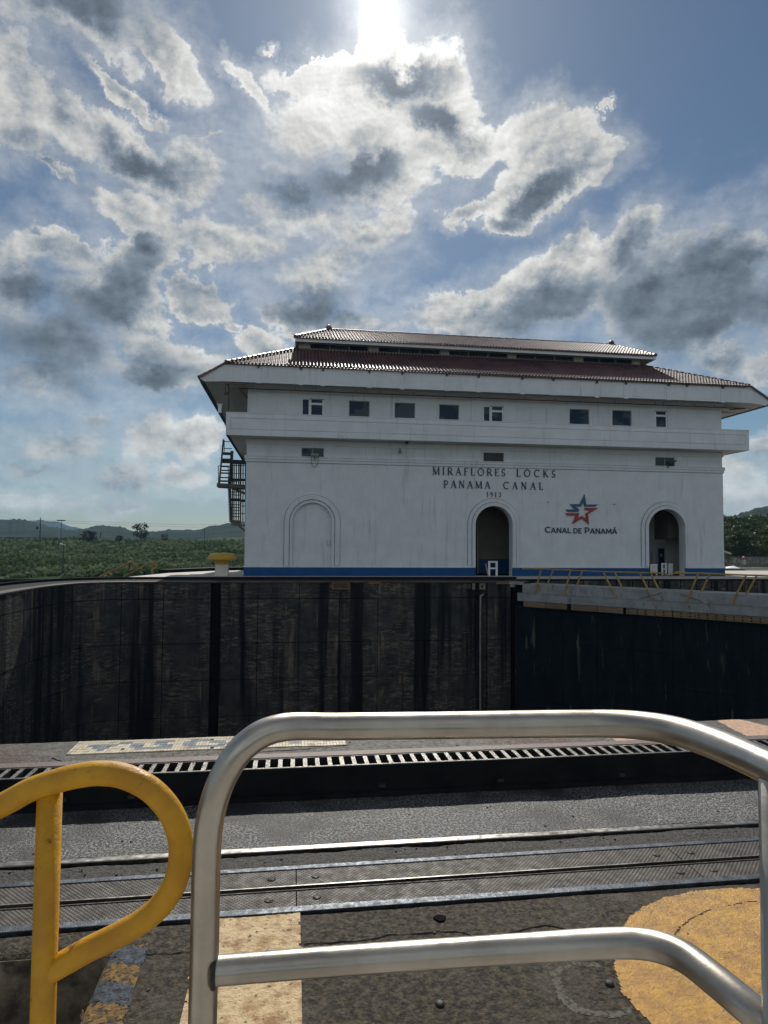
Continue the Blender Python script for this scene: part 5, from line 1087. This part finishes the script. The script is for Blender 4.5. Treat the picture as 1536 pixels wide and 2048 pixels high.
for (u, vb, vt, y, ms, hh, lab) in ((283, 1082, 1046, 205, DT, 8.2, 'lone open-crowned dark tree standing on the field edge against the hills'), (176, 1081, 1063, 205, DB, 4., 'rounded dark bushy tree at the back of the field, left of the lone tree'), (238, 1080, 1072, 200, DB, 4., 'low dark bush at the back of the field just left of the lone tree'), (330, 1083, 1068, 205, DT, 8.2, 'small dark tree at the back of the field right of the lone tree')):
    b_ = at_base(u, vb, y); t_p = at_base(u, vt, y); plant(ms, (b_.x, b_.y, b_.z-.3), (t_p.z-b_.z+.3)/hh, 1., 'dark_tree', lab, None)
# hills
def hill(name, az0, az1, dist, prof, m, rough_, depth=300, n=260):
    """ridge seen from picture column az0 to az1; prof(u) = picture row of the skyline"""
    V_ = []; Fc = []; rows = 14
    for i in range(n):
        u = az0+(az1-az0)*i/(n-1); p = atD(u, prof(u), dist); H = p.z-.9
        H += (abs(fbm(u*.09, 3., dist*.01, 4))*rough_-rough_*.3)*dist/1290
        dr = Vector((p.x, p.y, 0)).normalized()
        for j in range(rows):
            t = j/(rows-1); q = Vector((p.x, p.y, 0))-dr*depth*(1-t); hh = H*(math.sin(t*math.pi/2)**1.25)
            hh += fbm(q.x*.012, q.y*.012, 5, 4)*H*.16*math.sin(t*math.pi); V_.append((q.x, q.y, .9+max(-.5, hh)))
        q = Vector((p.x, p.y, 0))+dr*depth; V_.append((q.x, q.y, .4))
    rr = rows+1
    for i in range(n-1):
        for j in range(rows): Fc.append((i*rr+j, (i+1)*rr+j, (i+1)*rr+j+1, i*rr+j+1))
    mb = MB(); mb.v = V_; mb.f = Fc; mb.build(name, m, smooth=True, kind='structure')
def interp(pts):
    def f_(u):
        if u <= pts[0][0]: return pts[0][1]
        for (a_, b_), (c_, d_) in zip(pts, pts[1:]):
            if u <= c_: t = (u-a_)/(c_-a_); t = t*t*(3-2*t); return b_+(d_-b_)*t
        return pts[-1][1]
    return f_
hill('hill', -500, 1000, 1000, interp([(-500, 1060), (-150, 1045), (0, 1039), (40, 1039), (75, 1046), (105, 1054), (140, 1060), (165, 1058), (195, 1051), (235, 1053), (270, 1062), (310, 1062), (345, 1060), (390, 1060), (430, 1051), (470, 1045), (520, 1040), (700, 1050), (1000, 1060)]), HILLM, 4.0, 420, 520)
hill('far_hill', -200, 700, 2300, interp([(-200, 1060), (40, 1044), (80, 1041), (110, 1043), (145, 1054), (200, 1068), (300, 1075), (700, 1078)]), HILLM, 1.5, 600, 200)
hill('hill', 1300, 2300, 620, interp([(1300, 1060), (1430, 1044), (1462, 1036), (1490, 1024), (1520, 1014), (1560, 1006), (1700, 1000), (2300, 1040)]), HILLM, 4.5, 260, 240)
hill('grassy_rise', 380, 560, 420, interp([(380, 1083), (410, 1078), (440, 1075.5), (500, 1074), (560, 1076)]), mat('pale_grass', (.055, .08, .03), (.045, .065, .03), 1., scale=.1, spec=.05), .3, 60, 60)
# long dark wall behind the field
lb = thing('boundary_wall', 'long low dark wall along the back of the green field', 'wall', loc=(-60, 236, 1.))
a = atY(-300, 1077, 236); b = atY(500, 1082.5, 236)
for k in range(24): x_ = a.x+(b.x-a.x)*k/24; MB().box(x_+.05, x_+(b.x-a.x)/24-.05, 236, 237, .5, 2.485+.0 + (.35 if k < 12 else -.35)).build('wall_panel', POLEM, lb)
# poles and wires
def pole(u, vb, vt, y, r, lab, cat='pole', name='utility_pole', arms=(), lamp=None):
    b_ = atY(u, vb, y); t_p = atY(u, vt, y); r0_ = thing(name, lab, cat, loc=(b_.x, y, b_.z-1))
    MB().tube([(b_.x, y, b_.z-1.), (b_.x, y, t_p.z)], [r, r*.7], 8).build('shaft', POLEM, r0_)
    for (v, w) in arms: q = atY(u, v, y); MB().box(b_.x-w, b_.x+w, y-.06, y+.06, q.z-.06, q.z+.06).build('crossarm', POLEM, r0_)
    if lamp: MB().box(b_.x-lamp[0], b_.x+lamp[0], y-.5, y+.5, t_p.z, t_p.z+lamp[1]).build('lamp_head', POLEM, r0_)
    return b_, t_p, r0_
P1 = pole(79.5, 1084, 1035, 190, .17, 'tall wooden power pole with short crossarm rising behind the field', arms=((1041, .9),))
MB().lathe((P1[0].x-.75, 190, atY(79, 1059, 190).z), [(.2, 0), (.28, .3), (.28, .9), (.15, 1.)], 8).build('transformer', POLEM, P1[2])
pole(121.5, 1081, 1042, 260, .16, 'high mast with a flat ring of lamps against the hills', 'light mast', 'light_mast', lamp=(1.4, .4))
pole(201, 1080, 1066, 230, .2, 'short thick dark pole at the back of the field', 'pole', 'short_pole')
pole(18, 1083, 1043, 420, .14, 'faint thin distant mast left of the power pole', 'light mast', 'light_mast')
LP = pole(125, 1152, 1088, 78, .075, 'slim dark lamp post standing by the second lock chamber in front of the field', 'lamp post', 'lamp_post')
MB().box(LP[1].x-.28, LP[1].x-.02, 77.9, 78.1, LP[1].z-.05, LP[1].z+.12).box(LP[1].x+.02, LP[1].x+.3, 77.9, 78.1, LP[1].z-.12, LP[1].z-.04).build('lamp_head', TRIMW, LP[2])
SP = pole(408.5, 1090, 1057, 180, .10, 'thin street light with a short arm close to the left edge of the building', 'lamp post', 'street_light')
MB().box(SP[1].x, SP[1].x+1.0, 179.9, 180.1, SP[1].z-.08, SP[1].z).build('lamp_arm', POLEM, SP[2])
pw = thing('power_line', 'three thin sagging power wires crossing the sky above the hills on the left', 'wires', loc=atY(80, 1042, 190))
for v0, v1 in ((1040, 1052), (1044, 1057), (1063, 1068)):
    a = atY(-200, v0+4, 190); b = atY(79, v0, 190); c = atY(620, v1-8, 230); m_ = (b+c)/2; m_.z -= 1.2
    MB().tube([a, (a+b)/2-Vector((0, 0, .6)), b, m_, c], .035, 4).build('wire', POLEM, pw)
# right side beyond the building
pv = MB().box(29, 120, 56, 60, -14, .0).build('far_pavement', DECK, kind='structure')
for i, (u0, v0, u1, v1, y, lab) in enumerate(((1449, 1157, 1640, 1162, 40.2, 'long pale concrete curb right of the building base'), (1496, 1153, 1640, 1158, 47, 'pale concrete strip behind the long curb at the right edge'))):
    a = atY(u0, v1, y); b = atY(u1, v0, y); MB().box(a.x, b.x, y, y+.5, H0, atY(u0, v0, y).z).build('concrete_curb', DECK, label=lab, cat='curb')
tn = thing('canopy_tent', 'small white pyramid canopy tent roof right of the building', 'tent', loc=(atY(1474, 1143, 60).x, 60, 0))
ap = atY(1467, 1131.5, 60); e0 = atY(1447, 1142.5, 58.7); e1 = atY(1497, 1142.5, 58.7); e2 = e1+Vector((-.6, 2.8, 0)); e3 = e0+Vector((-.6, 2.8, 0)); e2.z = e3.z = e0.z
e1.z = e0.z
MB().quad(e0, e1, ap).quad(e1, e2, ap).quad(e2, e3, ap).quad(e3, e0, ap).build('roof', TENT, tn)
vl = MB()
for a_, b_ in ((e0, e1), (e1, e2), (e2, e3), (e3, e0)): vl.quad(a_, b_, b_-Vector((0, 0, .12)), a_-Vector((0, 0, .12)))
vl.build('valance', TENT, tn)
for e in (e0, e1, e2, e3): MB().tube([e, (e.x, e.y, CZ)], .03, 6).build('leg', GATEG, tn)
sh = thing('shed', 'low shed with a pale sloping roof just showing at the right corner of the building', 'shed', loc=(atY(1440, 1110, 75).x, 75, 0))
a = atY(1425, 1094, 75); b = atY(1463, 1107, 75)
MB().hexa([(a.x, 75, a.z-.1), (b.x, 75, b.z-.12), (b.x, 82, b.z-.12), (a.x, 82, a.z-.1), (a.x, 75, a.z+.1), (b.x, 75, b.z+.06), (b.x, 82, b.z+.06), (a.x, 82, a.z+.1)]).build('roof', DECK, sh)
MB().box(a.x, b.x-1.2, 75.5, 81.5, -1, b.z-.2).build('wall', INT, sh)
wf = thing('wire_fence', 'grey chain-link fence on posts below the trees right of the building', 'fence', loc=(atY(1500, 1135, 88).x, 88, -.6))
fx0 = atY(1446, 1113, 88).x; zt_ = atY(1490, 1113.5, 88).z; zb_ = -1.1
for k in range(14): MB().tube([(fx0+k*3.0, 88, zb_), (fx0+k*3.0, 88, zt_+.05)], .035, 6).build('post', FENCE, wf)
MB().box(fx0, fx0+39, 87.98, 88.02, zt_-.03, zt_+.03).build('top_rail', FENCE, wf)
ms_ = MB()
for k in range(-20, 260): x_ = fx0+k*.15; ms_.bar((max(fx0, x_), 88.05, zb_ if x_ >= fx0 else zb_+fx0-x_), (x_+3.0, 88.05, zt_), .012).bar((x_+3.0, 88.07, zb_), (max(fx0, x_), 88.07, zt_ if x_ >= fx0 else zt_-(fx0-x_)), .012)
ms_.build('wire_mesh', FENCE, wf)['kind'] = 'stuff'
MB().box(fx0-2, fx0+60, 70, 86.5, -1.2, -.95).build('grass_verge', mat('dry_verge', (.16, .17, .08), (.12, .13, .06), .8, scale=.6), kind='structure')
MB().box(fx0+1.5, fx0+60, 64.0, 64.6, -.4, .25).build('low_wall', DECK, label='low pale wall behind the white canopy tent', cat='wall')
MB().box(fx0-6, fx0+60, 60.5, 63.9, -.9, -.35).build('dark_roadway', BLACKP, kind='structure')
sgx = atY(1487, 1122, 66); sl_ = thing('signal_box', 'small grey signal box with a red and white lamp on top, by the wire fence', 'signal', loc=(sgx.x, 66, .2))
MB().box(sgx.x-.18, sgx.x+.18, 65.85, 66.15, .2, sgx.z+.1).build('cabinet', GATEG, sl_); MB().lathe((sgx.x, 66, sgx.z+.1), [(.05, 0), (.11, .05), (.13, .25), (.05, .3)], 10).build('red_lamp', STARRED, sl_); MB().lathe((sgx.x, 66, sgx.z+.4), [(.05, 0), (.10, .05), (.07, .16)], 10).build('white_lamp', TRIMW, sl_)
# ------------------------------------------------------------------ air
hb = MB().box(-2600, 2600, -130, 2700, -15, 150).build('haze', None, kind='stuff')
hm = bpy.data.materials.new('haze_air'); hm.use_nodes = True; nt = hm.node_tree; nt.nodes.clear()
pv_ = nt.nodes.new('ShaderNodeVolumePrincipled'); pv_.inputs['Color'].default_value = (.42, .68, 1., 1); pv_.inputs['Density'].default_value = .00020; pv_.inputs['Anisotropy'].default_value = .0
oo = nt.nodes.new('ShaderNodeOutputMaterial'); nt.links.new(pv_.outputs[0], oo.inputs['Volume']); hb.data.materials.append(hm)
